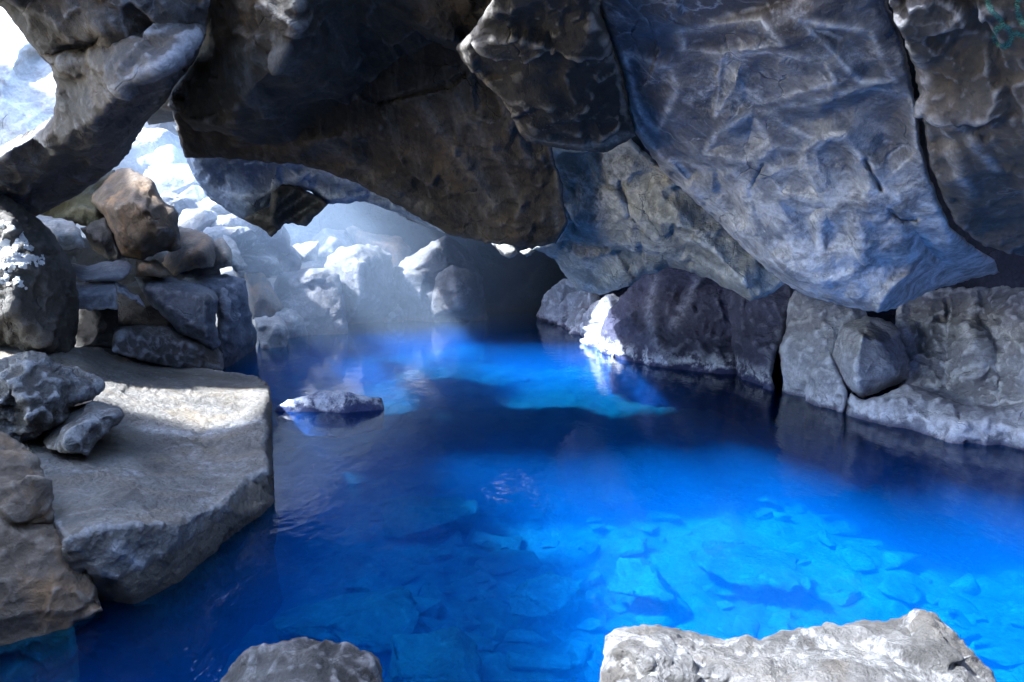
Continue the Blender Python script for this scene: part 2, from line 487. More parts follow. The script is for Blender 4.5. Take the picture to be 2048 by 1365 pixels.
M['pale'] = rock_mat('pale_boulder', (.17, .165, .16), (.40, .39, .375), (.58, .58, .58), .3, .5)
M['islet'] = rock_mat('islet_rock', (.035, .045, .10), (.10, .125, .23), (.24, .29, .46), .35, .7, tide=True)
M['far'] = rock_mat('misty_far_rock', (.09, .09, .10), (.19, .19, .21), (.42, .42, .45), .25, .5)
M['brown'] = rock_mat('brown_boulder', (.10, .075, .055), (.26, .19, .135), (.40, .34, .28), .2, .45, (.30, .17, .08), .5)
M['olive'] = rock_mat('olive_boulder', (.075, .068, .04), (.17, .15, .085), (.25, .22, .15), .15, .4)
M['dark'] = rock_mat('dark_boulder', (.04, .037, .034), (.10, .09, .08), (.24, .22, .2), .12, .45, bump=.7)
M['slate'] = rock_mat('blue_slate_block', (.075, .085, .115), (.19, .21, .27), (.42, .44, .5), .2, .5)
M['slab'] = rock_mat('grey_slab', (.11, .102, .095), (.27, .252, .23), (.43, .43, .44), .28, .5, (.22, .17, .11), .25, scale=1.6, bump=.5, foot=(.168, (.10, .082, .062)))
M['front'] = rock_mat('front_boulder', (.06, .056, .054), (.235, .228, .225), (.52, .52, .53), .35, .7, (.2, .15, .10), .12, scale=2.2, bump=.8)
M['crust'] = rock_mat('white_crust_and_sunlit_face', (.5, .5, .5), (.72, .73, .75), (.82, .83, .85), .4, .4)
M['bed'] = rock_mat('pool_bed_stone', (.10, .11, .10), (.30, .32, .30), (.46, .46, .42), .25, .3, (.30, .26, .20), .3, scale=1.6)
M['shell'] = rock_mat('cave_mass_basalt', (.04, .04, .042), (.10, .10, .105), (.22, .22, .24), .12, .2)

m, nt = nodes_of('teal_spray_paint'); L = nt.links.new
bs = N(nt, 'ShaderNodeBsdfPrincipled'); bs.inputs['Roughness'].default_value = .7
nn = N(nt, 'ShaderNodeTexNoise'); nn.inputs['Scale'].default_value = 40
L(ramp(nt, nn.outputs['Fac'], [(.35, (.012, .07, .07)), (.65, (.025, .13, .12))]), bs.inputs['Base Color'])
tr = N(nt, 'ShaderNodeBsdfTransparent'); mx = N(nt, 'ShaderNodeMixShader')
L(ramp(nt, nn.outputs['Fac'], [(.36, .25), (.5, .8)]), mx.inputs[0]); L(tr.outputs[0], mx.inputs[1]); L(bs.outputs[0], mx.inputs[2])
L(mx.outputs[0], N(nt, 'ShaderNodeOutputMaterial').inputs['Surface']); M['paint'] = m

# water: clear surface over a blue absorbing body
WATER_ABS, WATER_SCAT = .55, .27
m, nt = nodes_of('blue_spring_water'); L = nt.links.new
geo = N(nt, 'ShaderNodeNewGeometry')
mp = N(nt, 'ShaderNodeMapping'); mp.inputs['Scale'].default_value = (1.0, .55, 1.0); L(geo.outputs['Position'], mp.inputs['Vector'])
n1 = N(nt, 'ShaderNodeTexNoise'); n1.inputs['Scale'].default_value = 7; n1.inputs['Detail'].default_value = 3; L(mp.outputs[0], n1.inputs['Vector'])
n2 = N(nt, 'ShaderNodeTexNoise'); n2.inputs['Scale'].default_value = 24; n2.inputs['Detail'].default_value = 2; L(mp.outputs[0], n2.inputs['Vector'])
hh = math_(nt, 'ADD', n1.outputs['Fac'], math_(nt, 'MULTIPLY', n2.outputs['Fac'], .25))
b = N(nt, 'ShaderNodeBump'); b.inputs['Strength'].default_value = .16; b.inputs['Distance'].default_value = .03; L(hh, b.inputs['Height'])
fr = N(nt, 'ShaderNodeFresnel'); fr.inputs['IOR'].default_value = 1.33; L(b.outputs[0], fr.inputs['Normal'])
gl = N(nt, 'ShaderNodeBsdfGlossy'); gl.inputs['Roughness'].default_value = .05; L(b.outputs[0], gl.inputs['Normal'])
tr = N(nt, 'ShaderNodeBsdfTransparent'); tr.inputs['Color'].default_value = (.10, .66, .97, 1); mx = N(nt, 'ShaderNodeMixShader')
L(fr.outputs[0], mx.inputs[0]); L(tr.outputs[0], mx.inputs[1]); L(gl.outputs[0], mx.inputs[2])
out = N(nt, 'ShaderNodeOutputMaterial'); L(mx.outputs[0], out.inputs['Surface'])
va = N(nt, 'ShaderNodeVolumeAbsorption'); va.inputs['Color'].default_value = (.02, .62, .95, 1); va.inputs['Density'].default_value = WATER_ABS
vs_ = N(nt, 'ShaderNodeVolumeScatter'); vs_.inputs['Color'].default_value = (.03, .5, 1, 1); vs_.inputs['Density'].default_value = WATER_SCAT
ad = N(nt, 'ShaderNodeAddShader'); L(va.outputs[0], ad.inputs[0]); L(vs_.outputs[0], ad.inputs[1]); L(ad.outputs[0], out.inputs['Volume'])
M['water'] = m

HAZE = .048
m, nt = nodes_of('cave_steam'); L = nt.links.new
pv = N(nt, 'ShaderNodeVolumePrincipled'); pv.inputs['Color'].default_value = (.56, .74, 1, 1); pv.inputs['Density'].default_value = HAZE
pv.inputs['Anisotropy'].default_value = .2
L(pv.outputs[0], N(nt, 'ShaderNodeOutputMaterial').inputs['Volume']); M['steam_cloud'] = m

# ------------------------------------------------------------------ THE ROCKS
# ---- roof blocks, upper left
rock('roof_block', [(-60, -60, 4.3), (0, 8, 4.9), (30, 45, 5.0), (48, 70, 5.05), (75, 105, 5.1), (100, 125, 5.2), (110, 165, 5.3), (112, 200, 5.4),
     (105, 240, 5.6), (85, 265, 5.7), (55, 280, 5.7), (20, 300, 5.7), (-40, 330, 5.8), (-130, 380, 5.9), (-130, 450, 6.5), (40, 445, 6.9), (100, 420, 6.9), (140, 398, 6.9),
     (175, 375, 6.8), (215, 345, 6.7), (240, 328, 6.7), (258, 300, 6.6), (270, 275, 6.5), (300, 235, 6.4), (332, 205, 6.3), (350, 170, 6.1),
     (385, 130, 5.8), (405, 90, 5.4), (414, 50, 5.0), (420, 0, 4.7), (430, -120, 4.3), (200, -200, 4.3)],
     [(402, 72, 4.7), (330, 140, 4.5), (255, 165, 4.55), (300, 60, 4.75), (225, 95, 4.8), (200, 60, 4.65), (180, 118, 4.85), (110, 128, 5.0),
      (195, 85, 5.0), (300, -30, 4.55), (190, 235, 5.0), (140, 265, 5.4), (90, 330, 6.0), (250, 230, 5.5), (150, 330, 6.3), (150, 180, 5.2), (50, 20, 4.8)],
     M['brownwall'], 'overhanging dark roof block at the top left, blue-lit upper face and black underside', 'roof block', style='wall', thick=.7, rpx=7, rm=.05, creases=[(0, 1), (1, 2), (2, 10), (10, 11)])
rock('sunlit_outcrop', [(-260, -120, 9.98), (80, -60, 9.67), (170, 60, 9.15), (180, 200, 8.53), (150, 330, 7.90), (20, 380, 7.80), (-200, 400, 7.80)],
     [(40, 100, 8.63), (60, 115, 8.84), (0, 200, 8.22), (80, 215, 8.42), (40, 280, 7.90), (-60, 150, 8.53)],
     M['crust'], 'brilliant white sunlit rock face behind the dark roof block at the left edge', 'rock face', style='wall', thick=.6)  # near-white base colour stands in for full sun on this face
rock('roof_block', [(424, -40, 5.0), (418, 40, 5.5), (404, 98, 6.0), (345, 182, 6.5), (336, 212, 6.7), (390, 262, 6.0), (425, 262, 6.0), (470, 272, 6.0),
     (505, 289, 6.4), (600, 288, 6.7), (655, 272, 6.7), (710, 225, 6.4), (765, 160, 6.1), (870, 80, 5.6), (900, 20, 5.1), (750, -80, 4.5), (600, -80, 4.2)],
     [(602, -20, 4.35), (588, 75, 4.55), (548, 143, 4.75), (490, 198, 5.2), (470, 215, 5.3), (395, 250, 5.9), (490, 60, 4.85), (505, 130, 4.9), (440, 140, 5.5), (640, 200, 5.9), (500, -30, 4.55)],
     M['roof'], 'roof block left of centre with a pale blue strip and a smooth black-green underside', 'roof block', style='wall', thick=.6, rpx=5, rm=.03, creases=[(0, 1), (1, 2), (2, 3), (3, 4), (4, 5)])
rock('roof_block', [(700, -60, 4.4), (745, 0, 4.75), (800, 40, 4.95), (850, 76, 5.1), (905, 101, 5.25), (930, 112, 5.2), (965, 60, 4.7), (1010, -10, 4.3), (1000, -80, 4.1)],
     [(850, 20, 4.6), (900, 70, 4.75)], M['roof'], 'narrow roof block wedged between the black-green underside and the hanging brown-black slab', 'roof block', style='wall', thick=.5, rpx=8)
rock('hanging_slab', [(978, -50, 3.5), (985, 0, 3.75), (955, 50, 4.1), (915, 95, 4.5), (930, 125, 4.6), (960, 160, 4.7), (1000, 195, 4.8), (1020, 225, 4.85),
     (1040, 268, 4.95), (1052, 282, 5.0), (1100, 294, 5.05), (1165, 303, 5.05), (1215, 304, 5.0), (1272, 272, 4.95), (1252, 200, 4.6), (1240, 140, 4.3),
     (1225, 100, 4.1), (1205, 40, 3.8), (1185, -50, 3.4)],
     [(1066, 262, 4.72), (1120, 277, 4.78), (1210, 284, 4.75), (1240, 262, 4.7), (965, 100, 4.2), (1020, 180, 4.5), (1000, 60, 4.0), (1130, 150, 4.25), (1180, 60, 3.75), (1090, 30, 3.8), (1050, 130, 4.25)],
     M['hang'], 'brown-black slab hanging from the roof at top centre with a pale rim on its left edge', 'roof slab', style='wall', thick=.6, smooth=1, ridges=[([(985, 0), (960, 50), (925, 95), (940, 125), (968, 155), (1008, 192), (1030, 225), (1048, 262), (1062, 276), (1160, 294), (1212, 294), (1260, 268)], .11, 7)], rpx=8, rm=.08, creases=[(0, 1), (1, 2), (2, 3)])
rock('roof_slab', [(345, 208, 6.56), (356, 270, 6.92), (372, 316, 7.10), (430, 314, 6.98), (520, 322, 6.92), (600, 330, 6.92), (640, 340, 6.95), (700, 362, 7.04), (760, 392, 7.16), (820, 424, 7.22), (858, 447, 7.19), (900, 470, 7.10), (980, 488, 6.92), (1050, 494, 6.77), (1112, 488, 6.65), (1135, 450, 6.32),
     (1125, 380, 6.08), (1105, 300, 5.78), (1100, 260, 5.60), (1020, 160, 5.42), (940, 80, 5.30), (860, 60, 5.54), (740, 130, 5.96), (620, 230, 6.32), (480, 230, 6.44)],
     [(470, 290, 6.68), (560, 305, 6.74), (640, 318, 6.77), (610, 290, 6.50), (720, 345, 6.86), (790, 390, 7.01),
      (830, 180, 5.78), (760, 250, 6.14), (900, 300, 6.14), (960, 400, 6.50), (1050, 440, 6.44), (900, 440, 6.92), (1080, 350, 6.05), (980, 230, 5.66), (850, 350, 6.50), (650, 282, 6.32)],
     M['roof'], 'long brown-black roof slab spanning the centre above the misty far water', 'roof slab', style='smooth', thick=.5, rpx=6, rm=.05, key='C5', k=1.6, ck=.35, sp=4.5,
     ridges=[([(760, 205), (820, 190), (905, 165), (930, 150)], -.1, 5), ([(640, 285), (770, 370), (850, 420)], .16, 24), ([(845, 210), (930, 330), (985, 420)], .2, 26),
             ([(905, 190), (990, 300), (1040, 420)], .16, 22), ([(650, 290), (690, 330), (760, 380)], -.05, 4), ([(1000, 200), (1040, 260), (1060, 330)], .14, 18)])
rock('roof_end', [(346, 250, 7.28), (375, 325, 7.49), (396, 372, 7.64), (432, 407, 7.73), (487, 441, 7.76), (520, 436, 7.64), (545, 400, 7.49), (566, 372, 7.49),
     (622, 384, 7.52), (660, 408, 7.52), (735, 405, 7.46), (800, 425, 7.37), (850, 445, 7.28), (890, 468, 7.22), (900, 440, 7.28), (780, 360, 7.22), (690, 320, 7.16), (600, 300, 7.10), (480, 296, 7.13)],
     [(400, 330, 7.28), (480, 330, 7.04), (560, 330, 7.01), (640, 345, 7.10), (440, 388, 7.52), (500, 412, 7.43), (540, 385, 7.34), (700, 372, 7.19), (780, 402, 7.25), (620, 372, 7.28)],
     M['bluelit'], 'blue-lit end of the roof underside, scooped, between the daylight hole and the misty far water', 'roof block', style='wall', thick=.5, rpx=6, rm=.06, sp=4,
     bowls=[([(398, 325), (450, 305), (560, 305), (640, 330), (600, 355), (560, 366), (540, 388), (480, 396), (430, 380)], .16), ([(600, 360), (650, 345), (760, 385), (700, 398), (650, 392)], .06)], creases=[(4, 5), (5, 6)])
rock('hanging_wedge', [(485, 438, 7.37), (505, 428, 7.28), (540, 412, 7.25), (543, 386, 7.25), (565, 367, 7.37), (600, 374, 7.34), (625, 388, 7.37), (658, 407, 7.40), (635, 430, 7.40),
     (612, 452, 7.37), (600, 450, 7.34), (572, 448, 7.31), (555, 462, 7.25), (543, 475, 7.19), (522, 457, 7.28), (500, 447, 7.34)],
     [(546, 400, 7.16), (543, 440, 7.13)], M['roofdark'], 'small pointed black-green wedge of rock hanging below the blue-lit roof end', 'rock wedge', style='wall', thick=.35, rpx=4, rm=.04, jit=1.5, creases=[(0, 1)],
     ridges=[([(640, 400), (570, 445)], .04, 5), ([(615, 388), (556, 432)], .04, 5), ([(590, 378), (553, 412)], .03, 4)], smooth=1)
# ---- right-hand overhang
rock('overhanging_wall', [(1180, -60, 3.6), (1205, 30, 4.0), (1228, 100, 4.35), (1242, 140, 4.55), (1255, 200, 4.85), (1272, 268, 5.2), (1305, 318, 5.4), (1340, 358, 5.5), (1440, 448, 5.5), (1530, 538, 5.45),
     (1565, 566, 5.4), (1610, 590, 5.3), (1680, 610, 5.15), (1755, 626, 5.0), (1790, 618, 5.1), (1850, 588, 5.4), (1930, 562, 5.6), (2000, 545, 5.6), (1990, 520, 5.2), (1955, 500, 4.8), (1900, 455, 4.3), (1876, 400, 4.1),
     (1858, 350, 3.95), (1842, 280, 3.75), (1834, 220, 3.6), (1822, 150, 3.4), (1805, 80, 3.25), (1775, 10, 3.1), (1765, -60, 2.95)],
     [(1400, 50, 3.75), (1550, 60, 3.4), (1300, 150, 4.3), (1450, 200, 4.2), (1650, 120, 3.45), (1700, 220, 3.75), (1350, 260, 4.75), (1400, 310, 4.85), (1460, 340, 4.75), (1500, 390, 4.8), (1520, 470, 4.95),
      (1570, 530, 4.95), (1772, 590, 4.85), (1819, 548, 4.85), (1640, 300, 4.2), (1640, 560, 4.85), (1700, 560, 4.75), (1800, 430, 4.3), (1880, 520, 4.9), (1750, 300, 3.95), (1560, 260, 4.25), (1720, 500, 4.6)],
     M['blue'], 'huge blue-grey overhanging rock wall on the right, scooped and ridged down to a pointed lip', 'rock wall', style='wall', thick=.7, rpx=8, rm=.06, key='R1', creases=[(12, 13)], k=.40, smooth=1,
     sp=4.0, ridges=[([(1757, 625), (1766, 600), (1785, 572), (1819, 548)], .30, 15), ([(1730, 320), (1762, 380)], -.15, 5), ([(1505, 370), (1520, 345), (1525, 330)], -.08, 4),
             ([(1780, 420), (1800, 440), (1835, 438)], -.14, 6), ([(1440, 120), (1432, 230), (1470, 170), (1478, 130)], .06, 8), ([(1240, 170), (1262, 230), (1310, 300), (1380, 370)], .16, 12),
             ([(1612, 325), (1608, 300), (1640, 278), (1690, 268)], .07, 8), ([(1340, 323), (1420, 403), (1481, 487), (1528, 539)], .1, 10)],
     bowls=[([(1547, 356), (1612, 331), (1645, 389), (1683, 396), (1603, 396), (1561, 382)], 0.074), ([(1631, 300), (1650, 281), (1688, 277), (1716, 310), (1739, 366), (1725, 403), (1692, 398), (1650, 370), (1636, 338)], 0.084),
            ([(1552, 398), (1589, 398), (1669, 413), (1645, 422), (1636, 469), (1634, 497), (1589, 459), (1566, 422)], 0.130), ([(1650, 413), (1669, 431), (1697, 417), (1716, 441), (1720, 488), (1650, 506), (1638, 469)], 0.084),
            ([(1711, 413), (1753, 422), (1786, 422), (1805, 464), (1763, 488), (1725, 488)], 0.065), ([(1528, 225), (1622, 277), (1669, 267), (1692, 272), (1730, 328), (1786, 347), (1833, 305), (1823, 197), (1716, 178), (1622, 202)], 0.130),
            ([(1411, 305), (1491, 319), (1538, 281), (1500, 225), (1434, 263)], 0.084), ([(1500, 389), (1528, 422), (1575, 469), (1589, 520), (1538, 516), (1505, 459)], 0.102),
            ([(1425, 328), (1481, 389), (1505, 469), (1538, 525), (1491, 469), (1425, 394)], 0.093), ([(1341, 319), (1402, 338), (1481, 469), (1500, 516), (1434, 460), (1378, 375)], 0.084),
            ([(1444, 122), (1481, 178), (1528, 206), (1669, 164), (1650, 127), (1528, 112)], 0.074), ([(1247, 108), (1341, 136), (1355, 178), (1317, 263), (1284, 234)], 0.065),
            ([(1600, 545), (1650, 520), (1740, 505), (1800, 500), (1760, 560), (1740, 600), (1680, 590)], 0.065), ([(1550, 290), (1608, 300), (1600, 325), (1550, 345), (1510, 325)], 0.046),
            ([(1820, 440), (1860, 470), (1900, 520), (1880, 540), (1830, 500)], 0.065), ([(1360, 60), (1520, 40), (1560, 90), (1440, 110), (1370, 100)], 0.056), ([(1600, 40), (1740, 60), (1790, 160), (1720, 165), (1670, 110)], 0.065)])
rock('roof_wall', [(1766, -70, 2.75), (1780, 0, 2.85), (1812, 70, 3.0), (1830, 140, 3.2), (1843, 215, 3.4), (1852, 280, 3.55), (1868, 345, 3.75), (1888, 400, 3.9), (1912, 448, 4.1), (1965, 490, 4.5), (2048, 512, 4.6), (2120, 530, 4.6),
     (2300, 480, 4.0), (2300, -100, 2.3)],
     [(1900, 200, 3.15), (2000, 300, 3.3), (2000, 80, 2.8), (2080, 250, 2.9), (1950, 400, 3.8), (1920, 330, 3.45), (2060, 430, 3.9)],
     M['brownwall'], 'brown-grey rock wall at the top right edge, beyond the long black crack, marked with teal paint', 'rock wall', style='wall', thick=.6, rpx=8, rm=.08, key='R3',
     ridges=[([(1840, 110), (1880, 260), (1940, 380)], .05, 18), ([(1890, 220), (1990, 330)], .06, 14)])
rock('sloping_wall', [(1083, 288, 6.3), (1160, 299, 6.1), (1215, 300, 6.0), (1262, 276, 5.9), (1310, 322, 5.9), (1345, 350, 5.9), (1445, 440, 5.95), (1535, 530, 5.85), (1575, 562, 5.8), (1535, 594, 5.9), (1500, 602, 6.0), (1460, 580, 6.1),
     (1420, 558, 6.3), (1370, 540, 6.6), (1338, 534, 6.8), (1315, 545, 7.0), (1290, 548, 7.2), (1265, 572, 7.6), (1230, 580, 8.0), (1200, 590, 8.4), (1165, 582, 8.8), (1148, 574, 9.0), (1126, 545, 8.8), (1108, 518, 8.6), (1088, 507, 8.5), (1064, 500, 8.3), (1072, 494, 8.0),
     (1110, 486, 7.3), (1122, 450, 6.9), (1108, 380, 6.7)],
     [(1180, 340, 6.2), (1250, 420, 6.2), (1200, 470, 6.8), (1150, 500, 7.5), (1350, 450, 5.9), (1300, 500, 6.5), (1420, 500, 5.9), (1165, 420, 6.55), (1480, 560, 5.8), (1240, 530, 7.3), (1290, 350, 6.0), (1190, 540, 7.9)],
     M['bluegrey'], 'pale grey streaked rock band sloping beneath the hanging slab towards the far water', 'rock wall', style='wall', thick=.7, rpx=9, rm=.09, key='R2',
     ridges=[([(1090, 300), (1140, 400), (1200, 500)], .05, 10), ([(1160, 310), (1230, 400), (1330, 490), (1460, 560)], .09, 14), ([(1262, 290), (1330, 400), (1430, 500), (1500, 580)], .08, 14),
             ([(1185, 310), (1210, 370), (1240, 380)], -.12, 12), ([(1240, 360), (1262, 430), (1275, 440)], -.10, 8), ([(1240, 510), (1260, 540), (1275, 560)], -.14, 9), ([(1110, 390), (1150, 440), (1130, 480)], -.08, 10),
             ([(1200, 490), (1280, 480), (1360, 520)], .07, 9), ([(1225, 515), (1250, 555)], .06, 6)])
rock('roof_stone', [(982, 484, 8.3), (1024, 485, 8.2), (1037, 508, 8.15), (1018, 519, 8.2), (1000, 508, 8.3)], [(1010, 500, 8.05)], M['pale'], 'small pale stone showing under the lower edge of the long roof slab', 'stone', style='crag', sp=4, thick=.3, rpx=5, k=.5)
rock('roof_stone', [(1040, 504, 8.35), (1058, 498, 8.25), (1070, 503, 8.3), (1056, 513, 8.35)], [(1056, 505, 8.2)], M['pale'], 'tiny pale stone at the left tip of the streaked sloping wall', 'stone', style='crag', sp=3.5, thick=.25, rpx=4, k=.4)

# ---- right-hand lower wall along the water
WALLG = 'blocks of the wall along the right shore'
def shore(name, top, water, inner, mat, label, **kw):
    """block standing in the water: top outline (px,py,Y) left to right over the top, waterline given right to left"""
    wl = [w(*p) for p in water]
    out = list(top) + wl[:1] + [under(*p) for p in water] + wl[-1:]
    kw.setdefault('style', 'rough'); kw.setdefault('thick', .9)
    return rock(name, out, inner, mat, label, kw.pop('cat', 'wall block'), kw.pop('group', None), **kw)
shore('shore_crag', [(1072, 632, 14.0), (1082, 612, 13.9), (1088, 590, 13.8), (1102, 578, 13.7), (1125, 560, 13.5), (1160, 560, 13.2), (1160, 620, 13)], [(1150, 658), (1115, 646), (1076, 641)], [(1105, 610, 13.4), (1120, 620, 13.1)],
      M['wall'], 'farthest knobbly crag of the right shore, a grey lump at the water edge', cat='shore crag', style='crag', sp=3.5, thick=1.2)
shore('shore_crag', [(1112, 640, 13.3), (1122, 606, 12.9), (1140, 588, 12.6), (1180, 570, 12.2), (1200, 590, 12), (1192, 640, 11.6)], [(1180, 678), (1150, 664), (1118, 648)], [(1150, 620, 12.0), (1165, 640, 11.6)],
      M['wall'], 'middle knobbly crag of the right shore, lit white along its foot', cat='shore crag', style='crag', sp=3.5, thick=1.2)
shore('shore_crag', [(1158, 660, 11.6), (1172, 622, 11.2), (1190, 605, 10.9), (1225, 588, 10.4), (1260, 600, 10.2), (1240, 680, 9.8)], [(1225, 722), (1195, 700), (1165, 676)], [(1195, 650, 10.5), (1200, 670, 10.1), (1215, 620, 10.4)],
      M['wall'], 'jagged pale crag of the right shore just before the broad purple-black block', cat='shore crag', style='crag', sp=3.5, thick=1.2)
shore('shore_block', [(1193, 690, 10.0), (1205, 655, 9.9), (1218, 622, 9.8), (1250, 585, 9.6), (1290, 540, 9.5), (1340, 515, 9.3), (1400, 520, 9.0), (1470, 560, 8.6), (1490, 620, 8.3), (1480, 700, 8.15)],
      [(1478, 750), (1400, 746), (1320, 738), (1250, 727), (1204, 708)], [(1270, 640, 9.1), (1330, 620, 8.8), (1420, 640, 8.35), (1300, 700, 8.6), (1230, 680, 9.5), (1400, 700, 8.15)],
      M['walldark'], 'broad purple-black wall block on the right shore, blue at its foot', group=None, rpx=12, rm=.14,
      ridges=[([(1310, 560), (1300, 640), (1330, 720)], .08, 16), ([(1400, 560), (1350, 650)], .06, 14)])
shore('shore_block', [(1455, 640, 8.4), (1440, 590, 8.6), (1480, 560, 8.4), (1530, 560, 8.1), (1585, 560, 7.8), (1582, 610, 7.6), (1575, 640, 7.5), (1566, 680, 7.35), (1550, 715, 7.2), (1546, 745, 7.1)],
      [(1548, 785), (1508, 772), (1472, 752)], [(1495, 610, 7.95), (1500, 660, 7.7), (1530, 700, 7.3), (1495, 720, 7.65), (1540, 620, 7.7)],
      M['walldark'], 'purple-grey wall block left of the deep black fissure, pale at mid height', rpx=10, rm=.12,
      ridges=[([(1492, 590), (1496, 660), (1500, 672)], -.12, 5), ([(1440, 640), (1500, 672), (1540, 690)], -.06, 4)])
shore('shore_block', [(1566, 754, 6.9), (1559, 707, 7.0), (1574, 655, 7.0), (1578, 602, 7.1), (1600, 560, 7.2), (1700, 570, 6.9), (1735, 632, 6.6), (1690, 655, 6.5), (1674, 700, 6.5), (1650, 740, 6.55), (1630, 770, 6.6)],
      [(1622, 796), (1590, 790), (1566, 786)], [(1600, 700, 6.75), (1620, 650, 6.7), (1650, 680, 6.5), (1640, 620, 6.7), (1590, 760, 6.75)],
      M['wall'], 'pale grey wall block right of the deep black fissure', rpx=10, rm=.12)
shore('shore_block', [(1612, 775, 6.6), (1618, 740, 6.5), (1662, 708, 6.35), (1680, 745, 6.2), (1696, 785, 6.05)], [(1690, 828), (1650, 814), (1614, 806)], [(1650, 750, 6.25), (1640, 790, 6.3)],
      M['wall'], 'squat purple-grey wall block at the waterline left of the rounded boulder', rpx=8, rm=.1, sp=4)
rock('shore_boulder', [(1687, 772, 6.3), (1665, 719, 6.35), (1670, 684, 6.35), (1685, 649, 6.4), (1734, 632, 6.4), (1781, 644, 6.3), (1799, 661, 6.2), (1806, 684, 6.15), (1818, 719, 6.1), (1820, 760, 6.1), (1770, 780, 6.1), (1726, 797, 6.1), (1705, 786, 6.2)],
     [(1724, 675, 5.95), (1711, 735, 5.9), (1716, 770, 5.95), (1770, 690, 5.95), (1775, 740, 5.9)], M['wall'], 'rounded boulder in the right wall, white left face and rough shaded right face', 'boulder', creases=[(0, 1), (1, 2)], sp=4, thick=.7, rpx=5, rm=.05, smooth=1, style='wall', k=.6, ridges=[([(1738, 645), (1724, 675), (1711, 735), (1716, 772)], .07, 7)])
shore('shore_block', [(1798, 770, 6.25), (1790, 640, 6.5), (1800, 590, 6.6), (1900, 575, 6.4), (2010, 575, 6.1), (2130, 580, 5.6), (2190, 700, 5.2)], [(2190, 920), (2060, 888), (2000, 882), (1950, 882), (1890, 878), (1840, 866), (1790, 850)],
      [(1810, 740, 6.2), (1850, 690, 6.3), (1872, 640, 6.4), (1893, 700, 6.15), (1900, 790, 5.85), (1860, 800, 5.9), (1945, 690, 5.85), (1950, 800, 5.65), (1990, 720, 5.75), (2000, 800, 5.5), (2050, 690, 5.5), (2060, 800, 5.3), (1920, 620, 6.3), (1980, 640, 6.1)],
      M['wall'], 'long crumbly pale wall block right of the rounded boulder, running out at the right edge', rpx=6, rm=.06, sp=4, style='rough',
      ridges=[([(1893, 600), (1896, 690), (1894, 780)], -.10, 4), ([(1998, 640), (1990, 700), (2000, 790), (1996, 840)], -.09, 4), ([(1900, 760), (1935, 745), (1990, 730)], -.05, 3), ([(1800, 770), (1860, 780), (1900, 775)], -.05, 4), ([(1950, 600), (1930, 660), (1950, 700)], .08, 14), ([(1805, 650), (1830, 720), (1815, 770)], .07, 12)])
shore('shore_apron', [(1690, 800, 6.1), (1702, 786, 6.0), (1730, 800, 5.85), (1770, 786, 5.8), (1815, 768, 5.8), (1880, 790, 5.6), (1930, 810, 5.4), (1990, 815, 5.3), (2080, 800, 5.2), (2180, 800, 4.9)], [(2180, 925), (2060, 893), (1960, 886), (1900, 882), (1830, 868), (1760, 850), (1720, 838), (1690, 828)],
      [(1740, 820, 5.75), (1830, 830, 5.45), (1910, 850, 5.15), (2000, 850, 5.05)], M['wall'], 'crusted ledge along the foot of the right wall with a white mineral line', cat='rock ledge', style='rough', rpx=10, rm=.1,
      ridges=[([(1912, 830), (1925, 880)], -.14, 8), ([(1726, 825), (1760, 800), (1795, 780)], .04, 8)])

# ---- far end
rock('far_block', [(548, 574, 12.3), (560, 540, 12.3), (576, 545, 12.1), (616, 536, 12.0), (650, 537, 12.1), (678, 548, 12.2), (684, 575, 12.1), (692, 630, 11.9), w(696, 668), under(696, 668), under(560, 672), w(560, 672)],
     [(600, 590, 11.75), (655, 600, 11.75), (620, 550, 11.8), (580, 560, 11.9)], M['far'], 'broad flat-fronted block standing in the misty far water at the left', 'boulder', style='far', sp=4, thick=1.0, k=.5)
rock('far_boulder', [(646, 540, 13.3), (655, 513, 13.2), (676, 497, 13.1), (710, 491, 12.9), (735, 488, 13.2), (755, 492, 13.4), (783, 510, 13.6), (786, 545, 13.6), (796, 582, 13.6), (794, 610, 13.5), w(806, 640), under(806, 640), under(690, 650), w(690, 650), (680, 590, 13)],
     [(705, 500, 12.6), (720, 525, 12.45), (716, 550, 12.4), (722, 590, 12.4), (706, 628, 12.6), (676, 530, 12.8), (700, 575, 12.55), (760, 570, 13.1)], M['far'], 'tall far boulder with a white sunlit ridge down its front', 'boulder', style='far', sp=3.5, thick=1.0, k=.5, creases=[(0, 1), (1, 2), (2, 3), (3, 4)])
rock('far_boulder', [(786, 540, 14.1), (812, 515, 14.2), (843, 497, 14.2), (891, 471, 14.3), (930, 495, 14.6), (962, 545, 14.4), (972, 600, 14.2), w(976, 638), under(976, 638), under(800, 640), w(800, 640), (792, 600, 13.9)],
     [(872, 496, 13.7), (858, 517, 13.6), (831, 532, 13.6), (806, 547, 13.6), (900, 560, 13.6), (830, 580, 13.6), (900, 610, 13.5)], M['far'], 'far boulder with a long tilted pinkish slab face on its upper left', 'boulder', style='far', sp=3.5, thick=1.2, k=.5, creases=[(0, 1), (1, 2), (2, 3)])
rock('far_boulder', [(862, 590, 13.6), (876, 548, 13.5), (905, 530, 13.4), (950, 545, 13.5), (966, 590, 13.4), w(974, 641), under(974, 641), under(850, 643), w(850, 643)],
     [(910, 580, 12.95), (920, 610, 12.95)], M['far'], 'dim rounded boulder at the foot of the tilted far slab', 'boulder', style='far', sp=4, thick=.8, k=.5)
rock('far_boulder', [(692, 458, 15.6), (706, 451, 15.4), (724, 459, 15.3), (754, 470, 15.2), (800, 473, 15.2), (824, 504, 15.0), (790, 540, 14.9), (730, 520, 15)], [(740, 480, 14.8), (795, 490, 14.7)], M['brown'], 'pinkish-grey far boulder behind the tall white-ridged one', 'boulder', style='far', sp=4, thick=1, k=.5)
